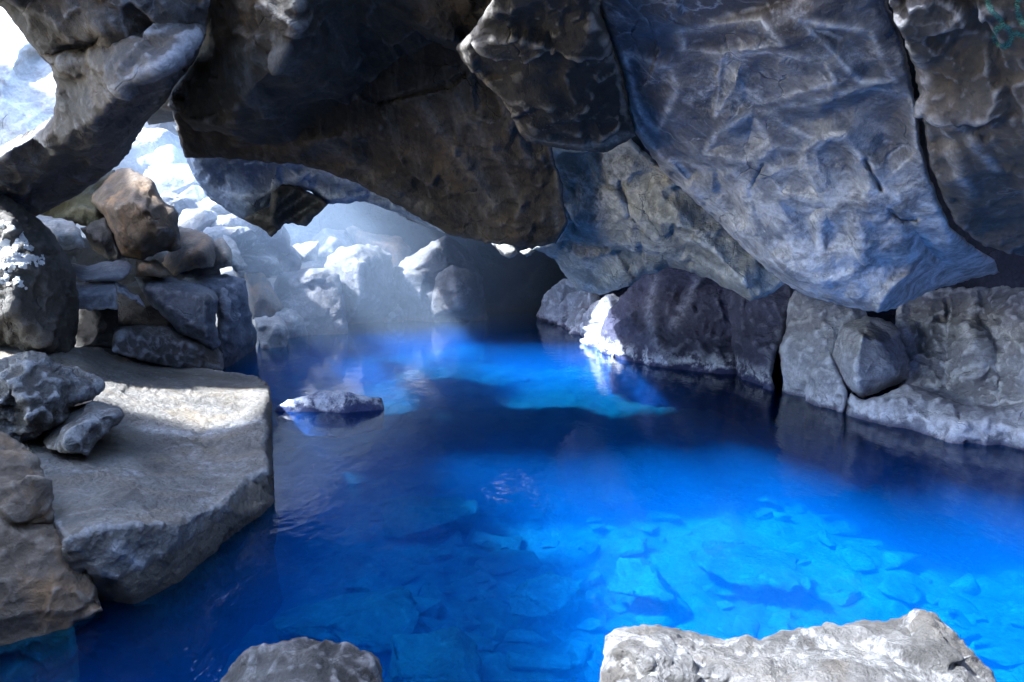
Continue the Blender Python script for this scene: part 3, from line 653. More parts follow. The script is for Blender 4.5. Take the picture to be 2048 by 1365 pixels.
rock('far_boulder', [(625, 475, 15.2), (648, 458, 15.0), (690, 460, 15), (705, 490, 14.8), (670, 520, 14.6), (630, 510, 14.8)], [(665, 480, 14.5)], M['far'], 'grey misty boulder just left of the pinkish far one', 'boulder', style='far', sp=4, thick=1, k=.5)
rock('far_boulder', [(586, 492, 13.6), (612, 484, 13.6), (638, 482, 13.5), (634, 522, 13.3), (606, 526, 13.3)], [(612, 505, 13.1)], M['pale'], 'small bright white square block above the flat-fronted far block', 'boulder', style='far', sp=3.5, thick=.7, k=.3)
rock('far_boulder', [(540, 505, 13.2), (560, 490, 13.2), (590, 497, 13.1), (604, 530, 12.9), (590, 556, 12.7), (545, 556, 12.8)], [(570, 520, 12.7)], M['far'], 'misty pale boulder left of the small bright white block', 'boulder', style='far', sp=4, thick=.9, k=.5)
rock('far_stone', [(756, 620, 13.7), (778, 622, 13.6), (796, 608, 13.7), (810, 630, 13.5), w(808, 645), under(808, 645, -.5), under(768, 646, -.5), w(768, 646)], [(785, 630, 13.3)], M['pale'], 'small white stone at the far waterline', 'stone', style='crag', sp=3, thick=.4, k=.4)
# ---- left-hand pile
rock('pile_boulder', [(179, 404, 8.0), (191, 384, 8.1), (215, 355, 8.2), (235, 339, 8.2), (260, 337, 8.1), (275, 344, 8.0), (294, 354, 8.0), (309, 366, 7.95), (316, 386, 7.9), (331, 406, 7.85), (347, 412, 7.9), (357, 428, 7.9), (357, 462, 7.8), (364, 494, 7.85), (352, 503, 7.85), (330, 504, 7.95), (286, 520, 7.8), (242, 514, 7.75), (226, 470, 7.8), (208, 432, 7.85)],
     [(225, 420, 7.55), (265, 400, 7.5), (300, 420, 7.45), (320, 460, 7.5), (285, 480, 7.5), (250, 470, 7.6)], M['brown'], 'rusty brown boulder on top of the left pile, in front of the daylight hole', 'boulder', k=.6, sp=4, thick=.8, rpx=12, rm=.18)
rock('pile_boulder', [(50, 430, 8.3), (78, 413, 8.3), (134, 396, 8.3), (179, 368, 8.35), (230, 340, 8.4), (255, 400, 8.4), (240, 450, 8.3), (200, 462, 8.1), (150, 448, 8.1), (90, 445, 8.2)],
     [(150, 415, 8.0), (190, 420, 7.95)], M['olive'], 'olive-brown boulder tucked behind and left of the rusty brown one', 'boulder', sp=4, thick=.6, rpx=10, rm=.12)
rock('pile_boulder', [(160, 456, 7.9), (210, 434, 7.9), (228, 470, 7.8), (244, 518, 7.7), (216, 522, 7.7), (185, 500, 7.75)], [(200, 480, 7.65)], M['dark'], 'dark wedge-shaped boulder under the left side of the rusty brown one', 'boulder', sp=4, thick=.5)
rock('pile_slab', [(56, 426, 7.6), (103, 433, 7.7), (147, 446, 7.65), (162, 459, 7.5), (170, 497, 7.1), (122, 500, 7.0), (85, 470, 7.2)], [(150, 478, 7.05), (120, 480, 7.05)], M['pale'], 'pale slab lying between the big dark boulder and the olive-brown one', 'slab', sp=4, thick=.5, rpx=5, rm=.04)
rock('pile_slab', [(136, 524, 7.4), (172, 533, 7.5), (210, 523, 7.6), (254, 521, 7.55), (266, 532, 7.4), (258, 547, 7.15), (242, 561, 6.95), (166, 563, 6.9), (145, 545, 7.0)], [(220, 555, 6.95)], M['slate'], 'bluish pale slab with a hollow top, upper one of the two thin slabs', 'slab', sp=4, thick=.5, rpx=4, rm=.03, style='slab')
rock('pile_slab', [(145, 564, 7.1), (230, 562, 7.1), (233, 580, 6.75), (236, 620, 6.75), (140, 620, 6.6), (145, 592, 6.6)], [(166, 588, 6.65)], M['slate'], 'lower thin pale slab with a black shaded front above the dark corner block', 'slab', sp=4, thick=.5, rpx=3, rm=.02, style='slab', creases=[])
rock('pile_shard', [(228, 562, 7.0), (250, 572, 7.1), (276, 600, 6.9), (262, 598, 6.8), (234, 585, 6.8)], [(250, 585, 6.75)], M['slate'], 'small pale shard beside the two thin slabs', 'rock shard', sp=3, thick=.25, k=.4, rpx=4, rm=.03)
rock('pile_shard', [(262, 590, 7.1), (276, 590, 7.1), (290, 614, 6.95), (272, 606, 6.9)], [(277, 602, 6.85)], M['slate'], 'smallest pale shard, tilted against the blue slate block', 'rock shard', sp=3, thick=.2, k=.4, rpx=4, rm=.03)
rock('pile_boulder', [(272, 520, 7.9), (314, 520, 7.9), (340, 550, 7.7), (320, 556, 7.6), (273, 552, 7.55)], [(300, 535, 7.55), (280, 528, 7.6)], M['brown'], 'small brown block capping the blue slate block', 'boulder', sp=3.5, thick=.5, k=.6)
rock('slate_block', [(268, 554, 7.9), (342, 555, 8.1), (396, 567, 8.1), (430, 584, 7.95), (438, 600, 7.7), (432, 650, 7.6), (440, 690, 7.6), (425, 700, 7.5), (396, 682, 7.4), (355, 664, 7.4), (311, 620, 7.5), (284, 584, 7.6)],
     [(300, 572, 7.5), (360, 585, 7.45), (412, 600, 7.4), (414, 660, 7.3), (330, 610, 7.35), (370, 640, 7.25)], M['slate'], 'large blue-grey slate block with cracked top in the middle of the left pile', 'boulder', sp=4, thick=.8, rpx=8, rm=.1,
     creases=[(0, 1), (1, 2), (2, 3)], ridges=[([(290, 572), (350, 580), (400, 584)], -.05, 4), ([(330, 570), (345, 585)], -.05, 3)])
rock('pile_boulder', [(323, 526, 8.8), (358, 452, 9.0), (386, 460, 9.0), (415, 467, 8.95), (429, 484, 8.9), (431, 506, 8.8), (426, 534, 8.6), (386, 540, 8.5), (349, 552, 8.4)], [(380, 510, 8.45), (410, 500, 8.5)], M['brown'], 'pinkish-brown boulder crossed by a diagonal shadow, right of the rusty brown one', 'boulder', sp=4, thick=.6, rpx=8, rm=.08, style='slab')
rock('pile_boulder', [(429, 481, 9.2), (447, 476, 9.2), (462, 500, 9.1), (466, 534, 8.9), (430, 538, 8.9)], [(450, 510, 8.85)], M['brown'], 'narrow upright brown block at the right side of the shadow-crossed boulder', 'boulder', sp=3.5, thick=.5, k=.5)
rock('pile_boulder', [(446, 470, 9.8), (470, 485, 9.7), (495, 536, 9.4), (470, 545, 9.2), (455, 520, 9.3)], [(468, 520, 9.3)], M['pale'], 'pale slope of rock fading into the light shaft', 'boulder', sp=4, thick=.6)
rock('pile_boulder', [(345, 552, 8.9), (400, 545, 9.1), (456, 550, 9.1), (492, 562, 9.1), (497, 610, 9.0), (508, 651, 9.3), (514, 676, 9.6), w(512, 695), under(512, 695), under(446, 738), w(446, 738), (436, 700, 8.2), (434, 610, 8.4), (400, 580, 8.6)],
     [(400, 565, 8.7), (440, 590, 8.45), (456, 605, 8.4), (470, 560, 8.9), (475, 600, 8.6), (470, 690, 8.5), (450, 660, 8.25)], M['slate'], 'tall dark block between the blue slate block and the water', 'boulder', sp=4, thick=.5, rpx=8, rm=.1)
rock('pile_boulder', [(488, 545, 11.5), (525, 545, 11.7), (546, 576, 11.6), (566, 618, 11.5), (540, 640, 11.2), (505, 640, 11.1), (496, 580, 11.3)], [(520, 590, 11.1)], M['brown'], 'brown sloping boulder behind the small white-topped stones', 'boulder', sp=4, thick=.8, style='slab')
rock('white_topped_stone', [(508, 636, 10.9), (530, 632, 10.9), (558, 633, 10.8), (574, 648, 10.6), (577, 660, 10.5), w(574, 694), under(574, 694, -.6), under(522, 698, -.6), w(522, 698), (511, 665, 10.4)],
     [(520, 650, 10.2), (550, 652, 10.15), (568, 660, 10.2)], M['pale'], 'front white-topped stone standing in the far left water', 'boulder', sp=3.5, thick=.6, rpx=6, rm=.06, creases=[(0, 1), (1, 2)])
rock('white_topped_stone', [(505, 627, 11.7), (538, 617, 11.8), (575, 614, 11.8), (592, 620, 11.7), (608, 636, 11.6), w(620, 670), under(620, 670, -.6), under(580, 676, -.6), w(575, 678), (560, 650, 11.2)],
     [(575, 626, 11.3), (595, 650, 11.2), (540, 630, 11.3)], M['pale'], 'rear white-topped stone with a tan side in the far left water', 'boulder', sp=3.5, thick=.7, rpx=6, rm=.06)
rock('pile_boulder', [(228, 652, 7.4), (280, 650, 7.5), (336, 653, 7.7), (360, 662, 7.8), (396, 680, 7.8), (430, 686, 7.8), (445, 708, 7.9), (446, 740, 7.6), (355, 738, 7.2), (260, 716, 6.8), (225, 702, 6.6)],
     [(240, 672, 6.8), (330, 678, 7.1), (395, 695, 7.35)], M['brownwall'], 'low pale-topped rock lying at the back edge of the flat slab', 'boulder', style='rough', sp=4, thick=.7, creases=[(0, 1), (1, 2)], rpx=6, rm=.05)
rock('dark_boulder', [(-140, 350, 6.39), (-20, 375, 6.28), (40, 409, 6.28), (60, 428, 6.28), (97, 456, 6.33), (125, 497, 6.39), (150, 544, 6.44), (157, 591, 6.50), (156, 650, 6.50), (148, 708, 6.39), (109, 720, 6.17), (40, 704, 5.95), (-140, 700, 5.74)],
     [(60, 520, 5.74), (20, 440, 5.80), (110, 600, 5.95), (20, 620, 5.52), (80, 680, 5.74)], M['dark'], 'big dark boulder at the left edge dotted with a patch of white crust', 'boulder', style='rough', thick=.4, rpx=14, rm=.2, key='P4')
rock('dark_boulder', [(150, 592, 7.36), (229, 602, 7.47), (235, 610, 7.47), (237, 700, 7.24), (178, 695, 7.01), (140, 712, 6.90)], [(200, 640, 7.01)], M['dark'], 'dark corner block to the right of the big crust-dotted boulder', 'boulder', thick=.5)
rock('pile_boulder', [(215, 572, 8.5), (300, 556, 8.6), (335, 610, 8.4), (375, 672, 8.2), (300, 680, 7.9), (215, 678, 7.8)], [(260, 610, 8.2), (280, 650, 8.0)], M['dark'], 'dark filler rock added to blacken the recess left of the blue slate block', 'boulder', style='wall', thick=.4)  # added rock standing in for the shade of the recess
rock('pile_boulder', [(85, 470, 8.9), (180, 478, 8.9), (240, 500, 8.8), (330, 500, 9.1), (440, 528, 9.3), (440, 562, 9.1), (300, 580, 8.6), (85, 580, 8.4)], [(200, 530, 8.5), (350, 540, 8.8)], M['dark'], 'long dark filler rock added to blacken the gap under the rusty brown one', 'boulder', style='wall', thick=.4)  # added backing so the gap between the rocks stays dark
# ---- flat slab and the foreground rocks
SZ = .18
rock('flat_slab', [(-150, 700, 5.6), (60, 690, 6.1), (150, 694, 6.4), w(234, 690, .36), w(300, 712, .27), w(360, 732, .21), w(445, 741, SZ), w(510, 753, SZ), w(541, 773, SZ - .02), (543, 800, 6.0), (544, 860, 5.2), (546, 930, 4.5), w(549, 1000),
     under(553, 1001, -.14), under(543, 1002, -.34), under(557, 1004, -.62), under(549, 1000), under(420, 1112), under(355, 1166), under(220, 1232), under(160, 1262), (110, 1262, 2.9), (50, 1010, 3.75), (20, 940, 4.0), (-150, 900, 4.2)],
     [w(535, 776, SZ), w(531, 800, SZ), w(524, 830, SZ), w(537, 860, SZ), w(522, 892, SZ), w(534, 940, SZ), w(490, 960, SZ), w(424, 976, SZ), (408, 1024, YW(416, 1112)), (368, 1052, YW(365, 1155)), (325, 1046, YW(335, 1176)), (270, 1052, YW(270, 1205)), (200, 1058, YW(200, 1232)), (135, 1078, YW(150, 1252)),
      w(90, 1010, .36), w(60, 900, .38), w(250, 900, .26), w(400, 870, .17), w(200, 780, .36), w(450, 800, .16), w(545, 992, .01), w(420, 1106, .01), w(358, 1160, .01), (300, 1120, YW(300, 1190)), (250, 1165, YW(250, 1218)),
      (330, 1110, YW(335, 1180)), (200, 1140, YW(200, 1236)), w(545, 940, .08), (470, 1030, YW(474, 1068)), (440, 1010, YW(446, 1090)), (380, 1095, YW(385, 1142))],
     M['slab'], 'great flat-topped grey slab reaching into the pool from the left', 'slab', style='slab', thick=.5, rpx=2, rm=.01, smooth=0, k=1.3, key='S', sp=4,
     creases=[(i, i + 1) for i in range(0, 13)], ridges=[([(170, 1140), (190, 1180), (200, 1220)], -.1, 9), ([(290, 855), (420, 868), (520, 845)], .02, 14), ([(230, 1100), (280, 1130)], .06, 25)])
rock('foreground_rock', [(-150, 690, 4.03), (0, 718, 4.13), (60, 703, 4.22), (90, 706, 4.22), (106, 724, 4.18), (150, 735, 4.27), (212, 766, 4.32), (205, 782, 4.18), (180, 800, 4.08), (142, 812, 3.94), (130, 842, 3.84), (90, 862, 3.79), (70, 880, 3.74), (35, 886, 3.70), (-150, 870, 3.55)],
     [(60, 730, 3.79), (90, 722, 3.89), (30, 760, 3.65), (110, 760, 3.79), (120, 790, 3.74), (60, 830, 3.55)], M['front'], 'rough grey-brown rock with a pale peak sitting on the left of the flat slab', 'boulder', style='rough', sp=4.5, thick=.6, rpx=7, rm=.07)
rock('foreground_rock', [(85, 884, 3.76), (100, 850, 3.90), (140, 815, 4.04), (185, 800, 4.14), (241, 815, 4.09), (249, 830, 3.99), (240, 846, 3.90), (196, 880, 3.71), (176, 912, 3.62), (140, 908, 3.57), (96, 898, 3.62)],
     [(225, 828, 3.81), (190, 835, 3.76), (140, 862, 3.62), (160, 880, 3.52)], M['front'], 'pointed brown-grey rock beneath the pale-peaked one on the flat slab', 'boulder', sp=4, thick=.45, rpx=7, rm=.07)
rock('foreground_block', [(-150, 850, 2.97), (0, 860, 3.02), (28, 878, 3.02), (66, 908, 2.97), (79, 924, 2.93), (76, 960, 2.88), (92, 1010, 2.83), (112, 1052, 2.79), (140, 1080, 2.75), (178, 1140, 2.70), (196, 1190, 2.61), (208, 1222, 2.56), w(150, 1250), under(150, 1250), under(-150, 1330), w(-150, 1330)],
     [(-20, 905, 2.75), (55, 925, 2.79), (60, 1000, 2.66), (100, 1100, 2.61), (120, 1180, 2.52), (20, 1200, 2.43), (0, 1050, 2.56)], M['brown'], 'big brown rock in the lower left corner with a pale top edge', 'boulder', style='wall', thick=.5, rpx=7, rm=.06)
rock('foreground_stone', [(60, 1270, 2.62), (80, 1248, 2.66), (140, 1200, 2.8), (190, 1198, 2.85), (218, 1212, 2.82), (205, 1232, 2.75), w(150, 1255), w(70, 1280), under(70, 1282, -.3), under(60, 1286, -.3)],
     [(150, 1222, 2.68)], M['brown'], 'low tan stone at the waterline below the lower left brown rock', 'stone', sp=4, thick=.2, k=.5)
rock('front_boulder', [(430, 1372, 1.95), (455, 1338, 2.0), (490, 1302, 2.08), (520, 1290, 2.12), (560, 1284, 2.15), (608, 1274, 2.18), (640, 1286, 2.18), (700, 1298, 2.15), (742, 1306, 2.12), (760, 1320, 2.05), (766, 1380, 1.95), (764, 1520, 1.85), (430, 1520, 1.8)],
     [(505, 1318, 1.98), (555, 1300, 2.03), (620, 1290, 2.08), (550, 1345, 1.9), (650, 1330, 1.95), (720, 1335, 1.95), (600, 1420, 1.75)], M['front'], 'small grey-brown boulder at the bottom edge left of centre', 'boulder', style='rough', sp=5, thick=.5, rpx=8, rm=.035, k=.5)
rock('front_boulder', [(1196, 1372, 1.72), (1206, 1320, 1.78), (1210, 1272, 1.86), (1228, 1258, 1.92), (1268, 1250, 1.98), (1318, 1252, 2.0), (1370, 1262, 2.0), (1440, 1278, 1.98), (1520, 1284, 1.98), (1560, 1268, 2.02), (1640, 1262, 2.04), (1720, 1242, 2.08), (1790, 1240, 2.1), (1830, 1226, 2.12), (1865, 1228, 2.1), (1905, 1262, 2.02), (1950, 1312, 1.92), (1985, 1345, 1.85), (2010, 1400, 1.75), (2010, 1520, 1.65), (1200, 1520, 1.55)],
     [(1240, 1290, 1.72), (1310, 1290, 1.74), (1300, 1330, 1.66), (1330, 1350, 1.64), (1420, 1300, 1.85), (1560, 1300, 1.85), (1700, 1275, 1.9), (1850, 1262, 1.95), (1900, 1310, 1.85), (1700, 1345, 1.72), (1500, 1350, 1.7), (1870, 1350, 1.76), (1600, 1430, 1.55)],
     M['front'], 'broad pale boulder along the bottom right edge, pitted and sunlit', 'boulder', style='rough', sp=5, thick=.55, rpx=8, rm=.04, k=.55)
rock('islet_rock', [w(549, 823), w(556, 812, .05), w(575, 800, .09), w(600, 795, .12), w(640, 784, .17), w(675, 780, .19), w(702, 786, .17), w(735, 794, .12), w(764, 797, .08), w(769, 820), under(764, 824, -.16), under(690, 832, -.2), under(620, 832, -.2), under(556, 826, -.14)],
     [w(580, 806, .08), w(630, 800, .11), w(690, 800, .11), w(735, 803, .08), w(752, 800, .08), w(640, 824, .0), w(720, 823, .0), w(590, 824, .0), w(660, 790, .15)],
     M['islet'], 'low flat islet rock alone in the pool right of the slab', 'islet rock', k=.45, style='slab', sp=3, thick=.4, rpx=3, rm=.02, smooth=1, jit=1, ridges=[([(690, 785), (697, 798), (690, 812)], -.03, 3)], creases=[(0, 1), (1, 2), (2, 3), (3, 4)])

# teal paint loop on the right-hand wall
def ribbon(name, polys, depth, width, mat, parent, off=.02):
    V, Fc = [], []
    for poly in polys:
        p = np.array(poly, float)
        seg = []
        for a, b in zip(p[:-1], p[1:]):
            m_ = max(2, int(np.hypot(*(b - a)) / 3))
            for q in range(m_): seg.append(a + (b - a) * q / m_)
        seg.append(p[-1]); seg = np.array(seg)
        tg = np.gradient(seg, axis=0); tg /= np.linalg.norm(tg, axis=1, keepdims=True) + 1e-9
        nn_ = np.stack([-tg[:, 1], tg[:, 0]], -1)
        b0 = len(V)
        wob = 1 + .25 * vnoise(np.stack([seg[:, 0] / 7, seg[:, 1] / 7, seg[:, 0] * 0], -1), 3)
        rows = 5
        for r_ in range(rows):
            q = seg + nn_ * (width * (r_ / (rows - 1) - .5) * wob)[:, None]
            V.extend(q.tolist())
        m_ = len(seg)
        for r_ in range(rows - 1):
            for i in range(m_ - 1):
                Fc.append([b0 + r_ * m_ + i, b0 + r_ * m_ + i + 1, b0 + (r_ + 1) * m_ + i + 1, b0 + (r_ + 1) * m_ + i])
    V = np.array(V)
    return V, Fc
from mathutils.bvhtree import BVHTree
wall_r3 = next(o for o in COL.objects if o.name.startswith('roof_wall'))
def drape(name, V2, Fc, mat, parent, off=.004):
    c = np.array(parent.location)
    bvh = BVHTree.FromPolygons([tuple(v.co) for v in parent.data.vertices], [tuple(p.vertices) for p in parent.data.polygons])
    cam = Vector((0, 0, HCAM)) - Vector(c)
    pts = []
    for px, py in V2:
        d = Vector(P(px, py, 1.0).tolist()) - Vector((0, 0, HCAM)); d.normalize()
        h = bvh.ray_cast(cam, d)
        loc = h[0] if h[0] is not None else cam + d * 3
        pts.append(np.array(loc - d * off) + c)
    return new_mesh(name, pts, Fc, mat, parent=parent)
ring_ = [(2006 + 17 * math.cos(t), 73 + 20 * math.sin(t)) for t in np.linspace(-1.6, 4.75, 26)]
V2, Fc = ribbon('painted_mark', [ring_, [(1973, -14), (1976, 8), (1984, 24), (1997, 34), (2007, 52)], [(2040, -14), (2034, 8), (2036, 28), (2043, 46), (2060, 60)], [(2030, 66), (2044, 72), (2062, 70)]], None, 11, M['paint'], wall_r3)
mk = drape('painted_mark', V2, Fc, M['paint'], wall_r3)
mk['label'] = 'faded teal spray-painted loop'

# white crust speckled over the big dark boulder
def flakes(name, poly, n, parent, mat, r0, r1, seed):
    lr = np.random.default_rng(seed)
    c = np.array(parent.location)
    bvh = BVHTree.FromPolygons([tuple(v.co) for v in parent.data.vertices], [tuple(p.vertices) for p in parent.data.polygons])
    cam_ = Vector((0, 0, HCAM)) - Vector(c)
    pp = np.array(poly, float); lo, hi = pp.min(0), pp.max(0)
    V, Fc = [], []
    q = lr.uniform(lo, hi, (n * 6, 2)); q = q[inside(q, poly)]
    nz_ = vnoise(np.stack([q[:, 0] / 11., q[:, 1] / 11., q[:, 0] * 0], -1), 4); q = q[nz_ > .02][:n]
    for px, py in q:
        d = Vector(P(px, py, 1.0).tolist()) - Vector((0, 0, HCAM)); d.normalize()
        h = bvh.ray_cast(cam_, d)
        if h[0] is None: continue
        nn_ = h[1] if h[1].dot(d) < 0 else -h[1]
        t1 = nn_.orthogonal().normalized(); t2 = nn_.cross(t1)
        r_ = lr.uniform(r0, r1); b0 = len(V); ph = lr.uniform(0, 6.28)
        for i in range(7):
            a_ = ph + i * 6.283 / 7; rr = r_ * lr.uniform(.6, 1.25)
            V.append(np.array(h[0] + (t1 * math.cos(a_) + t2 * math.sin(a_)) * rr - nn_ * .004) + c)
        V.append(np.array(h[0] + nn_ * r_ * .45) + c)
        for i in range(7): Fc.append([b0 + i, b0 + (i + 1) % 7, b0 + 7])
    return new_mesh(name, V, Fc, mat, parent=parent)
big_dark = next(o for o in COL.objects if o.get('label', '').startswith('big dark boulder'))
fl = flakes('crust_patch', [(-10, 440), (20, 440), (45, 470), (70, 500), (92, 512), (85, 530), (60, 535), (40, 555), (55, 580), (30, 570), (-10, 565)], 420, big_dark, M['crust'], .010, .030, 5)
fl['label'] = 'patch of bright white crust'; fl['kind'] = 'stuff'

# ---- daylight beyond the hole: sunlit boulder slope
slope_pts = [(-9.5, 9.5), (-2.2, 19)]
gx, gy = np.meshgrid(np.linspace(-12, -2.5, 90), np.linspace(10.2, 22, 100))
gz = -.4 + (gy - 10.2) * .42 + np.clip(gy - 15, 0, 9) * .5 - np.clip(gx + 5.5, 0, 9) * .55
gp = np.stack([gx.ravel(), gy.ravel(), gz.ravel()], -1)
gp[:, 2] += .25 * fbm(gp * .8, 4, 5) + .2 * facets(gp * 1.1, 8)
fc = [[j * 90 + i, j * 90 + i + 1, (j + 1) * 90 + i + 1, (j + 1) * 90 + i] for j in range(99) for i in range(89)]
tag(new_mesh('hillside', gp, fc, M['pale']), kind='structure')
OUT = [(300, 305, 14.0, .75, 'wide white boulder at the top of the daylight hole'), (352, 335, 13.6, .6, 'white boulder right of the topmost one in the daylight hole'), (340, 372, 13.0, .55, 'flat white boulder halfway down the daylight hole'),
       (392, 378, 13.2, .5, 'white boulder against the dark roof end, halfway down the daylight hole'), (358, 415, 12.3, .42, 'round white boulder just right of the rusty brown one'), (396, 405, 12.6, .38, 'shaded white boulder beside the round one'),
       (402, 440, 11.8, .42, 'pale boulder low in the daylight hole above the shadow-crossed boulder'), (440, 425, 12.2, .45, 'blinding white boulder under the dark roof end'), (470, 462, 11.8, .5, 'white boulder at the head of the light shaft'),
       (510, 480, 12.6, .6, 'misty white boulder below the tip of the hanging wedge'), (455, 490, 11.2, .45, 'pale boulder half dissolved in the light shaft'), (520, 525, 12.0, .5, 'dim misty boulder behind the brown sloping one')]
for i, (px, py, Y, r_, lab) in enumerate(OUT):
    p = P(px, py, Y)
    o = hull_stone('sunlit_boulder', (r_ * 1.15, r_ * .9, r_ * .75), 40 + i, M['pale'], 3, 16, 'far', .45, loc=p, rot=i * 1.3)
    tag(o, lab, 'boulder')

gx, gy = np.meshgrid(np.linspace(-10, -2.2, 90), np.linspace(5.6, 11.2, 70))
gz = -.15 + np.clip((-gx - 3.0 - np.clip(gy - 7.6, 0, 3) * .75) * .45, -.6, 1.55) - np.clip(6.6 - gy, 0, 1) * .8
b_p = np.stack([gx.ravel(), gy.ravel(), gz.ravel()], -1)
b_p[:, 2] += .12 * fbm(b_p * 1.5, 4, 5) + .14 * facets(b_p * 2.2, 8) - .05
fc = [[j * 90 + i, j * 90 + i + 1, (j + 1) * 90 + i + 1, (j + 1) * 90 + i] for j in range(69) for i in range(89)]
tag(new_mesh('cave_floor', b_p, fc, M['dark']), kind='structure')
gx, gy = np.meshgrid(np.linspace(-6, 6, 120), np.linspace(-2.4, 1.9, 45))
gz = .22 + .10 * np.sin(gx * 1.3) + np.clip(-gx - 2.5, 0, 3) * .3 - np.clip(gy - .9, 0, 2) * .9
e_p = np.stack([gx.ravel(), gy.ravel(), gz.ravel()], -1)
e_p[:, 2] += .08 * fbm(e_p * 1.5, 4, 5) + .10 * facets(e_p * 2.6, 8)
fc = [[j * 120 + i, j * 120 + i + 1, (j + 1) * 120 + i + 1, (j + 1) * 120 + i] for j in range(44) for i in range(119)]
eg = tag(new_mesh('bounce_ground', e_p, fc, M['pale']), kind='structure')  # unseen pale ground added to bounce sun onto the right overhang
eg.data.materials.append(M['dark'])
for p_ in eg.data.polygons:
    if e_p[p_.vertices[0], 0] + .25 * math.sin(5 * e_p[p_.vertices[0], 1]) < -.9: p_.material_index = 1  # left part darkened to weaken its bounce
# ------------------------------------------------------------------ cave mass, bed, water
SKY2 = (-8.5, -2.2, 8.6, 14.2)
ROOF_Z = 3.35
roof_and_blocker_boxes = [(-.9, 9, 3.9, 18, ROOF_Z, 5), (-3.4, -.9, 4.9, 6.9, ROOF_Z, 5), (-3.7, -.9, 10.0, 13.0, ROOF_Z, 5), (-2.9, -.9, 13.0, 14.2, ROOF_Z, 5), (-12, -.9, 14.2, 18, ROOF_Z, 5),
              (2.8, 9, -2, 3.9, ROOF_Z, 5), (-9, -4.7, 1.5, 3.9, ROOF_Z, 5), (-9, -4.1, -2, 3.2, ROOF_Z, 5), (-8.3, -4.7, 6.3, 6.9, 4.5, 5.5), (-9, -6.7, 7.0, 7.9, 1.0, 5.4), (-9.5, -6.8, 8.4, 10.9, .5, 4.3), (-5.12, -3.0, 3.9, 6.2, 3.9, 4.5), (-4.4, -3.3, 7.5, 9.0, 3.15, 3.6)]  # raised and far-left boxes are unseen blockers added against sun and sky
mass('cave_wall', [(-9, 9, -4.5, -2.2, -2, 5)], M['shell'], .4, .3, 9)  # unseen, added behind the camera to cut sky light from there
mass('roof_and_sun_blockers', roof_and_blocker_boxes, M['shell'], .3, .3)
tag(mass('cave_wall', [(4.9, 7.5, -2, 8.5, -2, 3.6), (3.4, 7.5, 8.5, 13, -2, 3.6), (1.6, 7.5, 13, 18, -2, 3.6)], M['walldark'], .3, .2, 5, None), 'shadowed rock mass behind the right shore blocks, black under the overhang', 'rock wall')
tag(mass('cave_wall', [(-4.5, 2, 15.8, 17.5, -2, 3.6)], M['roofdark'], .3, .3, 6, None), 'dim rock wall closing the far end of the cave behind the mist', 'rock wall')
gx, gy = np.meshgrid(np.linspace(-9, 6, 300), np.linspace(-3, 17, 400))
gp = np.stack([gx.ravel(), gy.ravel(), np.zeros(gx.size)], -1)
z = -.55 - .10 * np.sin(gp[:, 1] * .4) + .12 * fbm(gp * .9, 4, 3) + .05 * fbm(gp * 5, 3, 9)
z += np.clip(2.2 - gp[:, 1], 0, 3) * .15
z += np.clip(-2.4 - gp[:, 0] - .25 * np.clip(gp[:, 1] - 4, 0, 4), 0, 3) * .35
gp[:, 2] = z + .05 * facets(gp * 2.6, 21) + .05 * facets(gp * 5.5, 22)
fc = [[j * 300 + i, j * 300 + i + 1, (j + 1) * 300 + i + 1, (j + 1) * 300 + i] for j in range(399) for i in range(299)]
tag(new_mesh('pool_bed', gp, fc, M['bed']), kind='structure')
from bisect import bisect_left
def bedz(x, y):
    i = int(round((x + 9) / 15 * 299)); j = int(round((y + 3) / 20 * 399))
    return gp[min(max(j, 0), 399) * 300 + min(max(i, 0), 299), 2]
# stones on the bed
protos = [hull_stone('submerged_stone', (.17 * a, .13 * b_, .06 * c_), 300 + i, M['bed'], 1, 12, 'chip', .25) for i, (a, b_, c_) in enumerate([(1, 1, 1), (1.3, .9, 1.1), (.8, 1.1, 1.3), (1.5, 1.2, .9), (1, 1.4, 1), (1.2, 1, 1.4)])]
placed = 0; tries = 0; used_proto = set()
spots = []
while placed < 280 and tries < 4000:
    tries += 1
    px, py = random.uniform(560, 2040), random.uniform(900, 1350)
    Y = YW(px, py, -.55); p = P(px, py, Y)
    if py < 960 and random.random() < .5: continue
    if p[0] < -1.1 and p[1] > 3: continue
    s = random.choice([random.uniform(.25, .6), random.uniform(.25, .6), random.uniform(.5, 1.2)])
    spots.append((p[0], p[1], s))
    src = protos[placed % 6]
    o = src if placed < 6 else src.copy()
    if placed >= 6: COL.objects.link(o)
    o.location = (p[0], p[1], bedz(p[0], p[1]) + .02 * s)
    o.scale = (s, s, s); o.rotation_euler = (random.uniform(-.25, .25), random.uniform(-.25, .25), random.uniform(0, 6.28))
    tag(o, 'small angular stone lying under the blue water on the pool bed', 'submerged stone', 'small stones on the pool bed')
    placed += 1
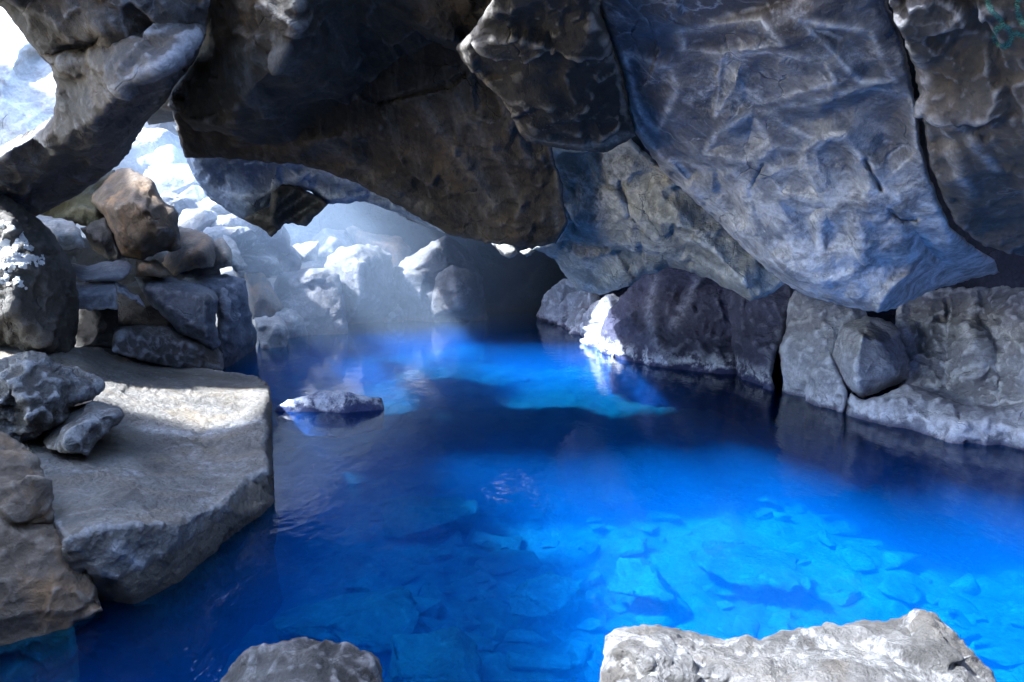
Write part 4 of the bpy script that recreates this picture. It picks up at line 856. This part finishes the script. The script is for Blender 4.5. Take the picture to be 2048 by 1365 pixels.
BIG = [(700, 1215, -.42, .42, .3, .10, 'submerged flat slab behind the small front boulder'), (860, 1320, -.40, .32, .24, .08, 'submerged slab right of the small front boulder'),
       (1095, 1180, -.42, .26, .18, .09, 'submerged block with a dark shadow beside it, left of the broad front boulder'), (1500, 1120, -.46, .4, .24, .07, 'wide submerged slab beyond the broad front boulder'),
       (1290, 1150, -.45, .26, .2, .07, 'submerged slab straight beyond the left end of the broad front boulder'), (860, 1020, -.45, .4, .24, .1, 'submerged slab in the dim middle of the pool'), (870, 845, -.46, 1.0, .6, .12, 'great submerged slab right of the islet rock'),
       (1010, 700, -.47, 1.5, .9, .10, 'bright submerged ledge in the far pool'), (960, 740, -.50, 1.1, .7, .10, 'submerged ledge nearer than the bright far one'), (1250, 930, -.45, .7, .4, .1, 'submerged slab below the right wall reflections'),
       (880, 672, -.47, 1.3, .8, .1, 'submerged ledge farthest back in the pool'), (1180, 770, -.52, .9, .6, .1, 'greenish submerged ledge off the purple-black wall block')]
for i, (px, py, z_, a, b_, c_, lab) in enumerate(BIG):
    p = P(px, py, YW(px, py, z_))
    o = hull_stone('submerged_slab', (a, b_, c_), 500 + i, M['bed'], 3, 22, 'chip', .8, loc=(p[0], p[1], z_ - c_ * .5), rot=i * 1.9)
    tag(o, lab, 'submerged slab')

wv = [(-9, -3), (6, -3), (6, 16.6), (-9, 16.6)]
V = [(x, y, 0) for x, y in wv] + [(x, y, -2.2) for x, y in wv]
tag(new_mesh('water', V, [[0, 1, 2, 3], [7, 6, 5, 4], [0, 4, 5, 1], [1, 5, 6, 2], [2, 6, 7, 3], [3, 7, 4, 0]], M['water'], smooth=False), kind='structure')
hq = [(-7, 8.2), (-2.6, 8.2), (2.6, 15.4), (-7, 15.4)]  # local steam over the far pool, tapered to thin out rightwards
V = [(x, y, .01) for x, y in hq] + [(x, y, 3.3) for x, y in hq]
if HAZE > 0:
    tag(new_mesh('steam_cloud', V, [[3, 2, 1, 0], [4, 5, 6, 7], [0, 1, 5, 4], [1, 2, 6, 5], [2, 3, 7, 6], [3, 0, 4, 7]], M['steam_cloud'], smooth=False), kind='stuff')

# ------------------------------------------------------------------ light, sky, camera
trav = Vector((.63, .19, -.765)).normalized()
sun = bpy.data.lights.new('sun', 'SUN'); sun.energy = 2.5; sun.angle = R(2.5); sun.color = (.87, .935, 1)
so = bpy.data.objects.new('sun', sun); COL.objects.link(so)
so.rotation_euler = trav.to_track_quat('-Z', 'Y').to_euler()
W = bpy.data.worlds.new('World'); scene.world = W; W.use_nodes = True
nt = W.node_tree; nt.nodes.clear()
sky = nt.nodes.new('ShaderNodeTexSky'); sky.sky_type = 'NISHITA'; sky.sun_disc = False
sky.sun_elevation = math.asin(-trav.z); sky.sun_rotation = math.atan2(-trav.x, -trav.y)
bg = nt.nodes.new('ShaderNodeBackground'); bg.inputs['Strength'].default_value = .15
wo = nt.nodes.new('ShaderNodeOutputWorld')
nt.links.new(sky.outputs[0], bg.inputs[0]); nt.links.new(bg.outputs[0], wo.inputs[0])
cam = bpy.data.cameras.new('camera'); cam.sensor_width = 36; cam.lens = F / 2048 * 36; cam.clip_end = 200; cam.clip_start = .05
co = bpy.data.objects.new('camera', cam); COL.objects.link(co)
co.location = (0, 0, HCAM); co.rotation_euler = (math.pi / 2 - PITCH, 0, 0)
scene.camera = co
scene.view_settings.view_transform = 'Standard'; scene.view_settings.look = 'None'
scene.view_settings.exposure = 3.85; scene.view_settings.gamma = 1
c = scene.cycles
c.use_denoising = True
try: c.denoiser = 'OPENIMAGEDENOISE'
except Exception: pass
c.max_bounces = 8; c.diffuse_bounces = 5; c.glossy_bounces = 3; c.transparent_max_bounces = 16; c.volume_bounces = 1
c.sample_clamp_indirect = 6; c.caustics_reflective = False; c.caustics_refractive = False
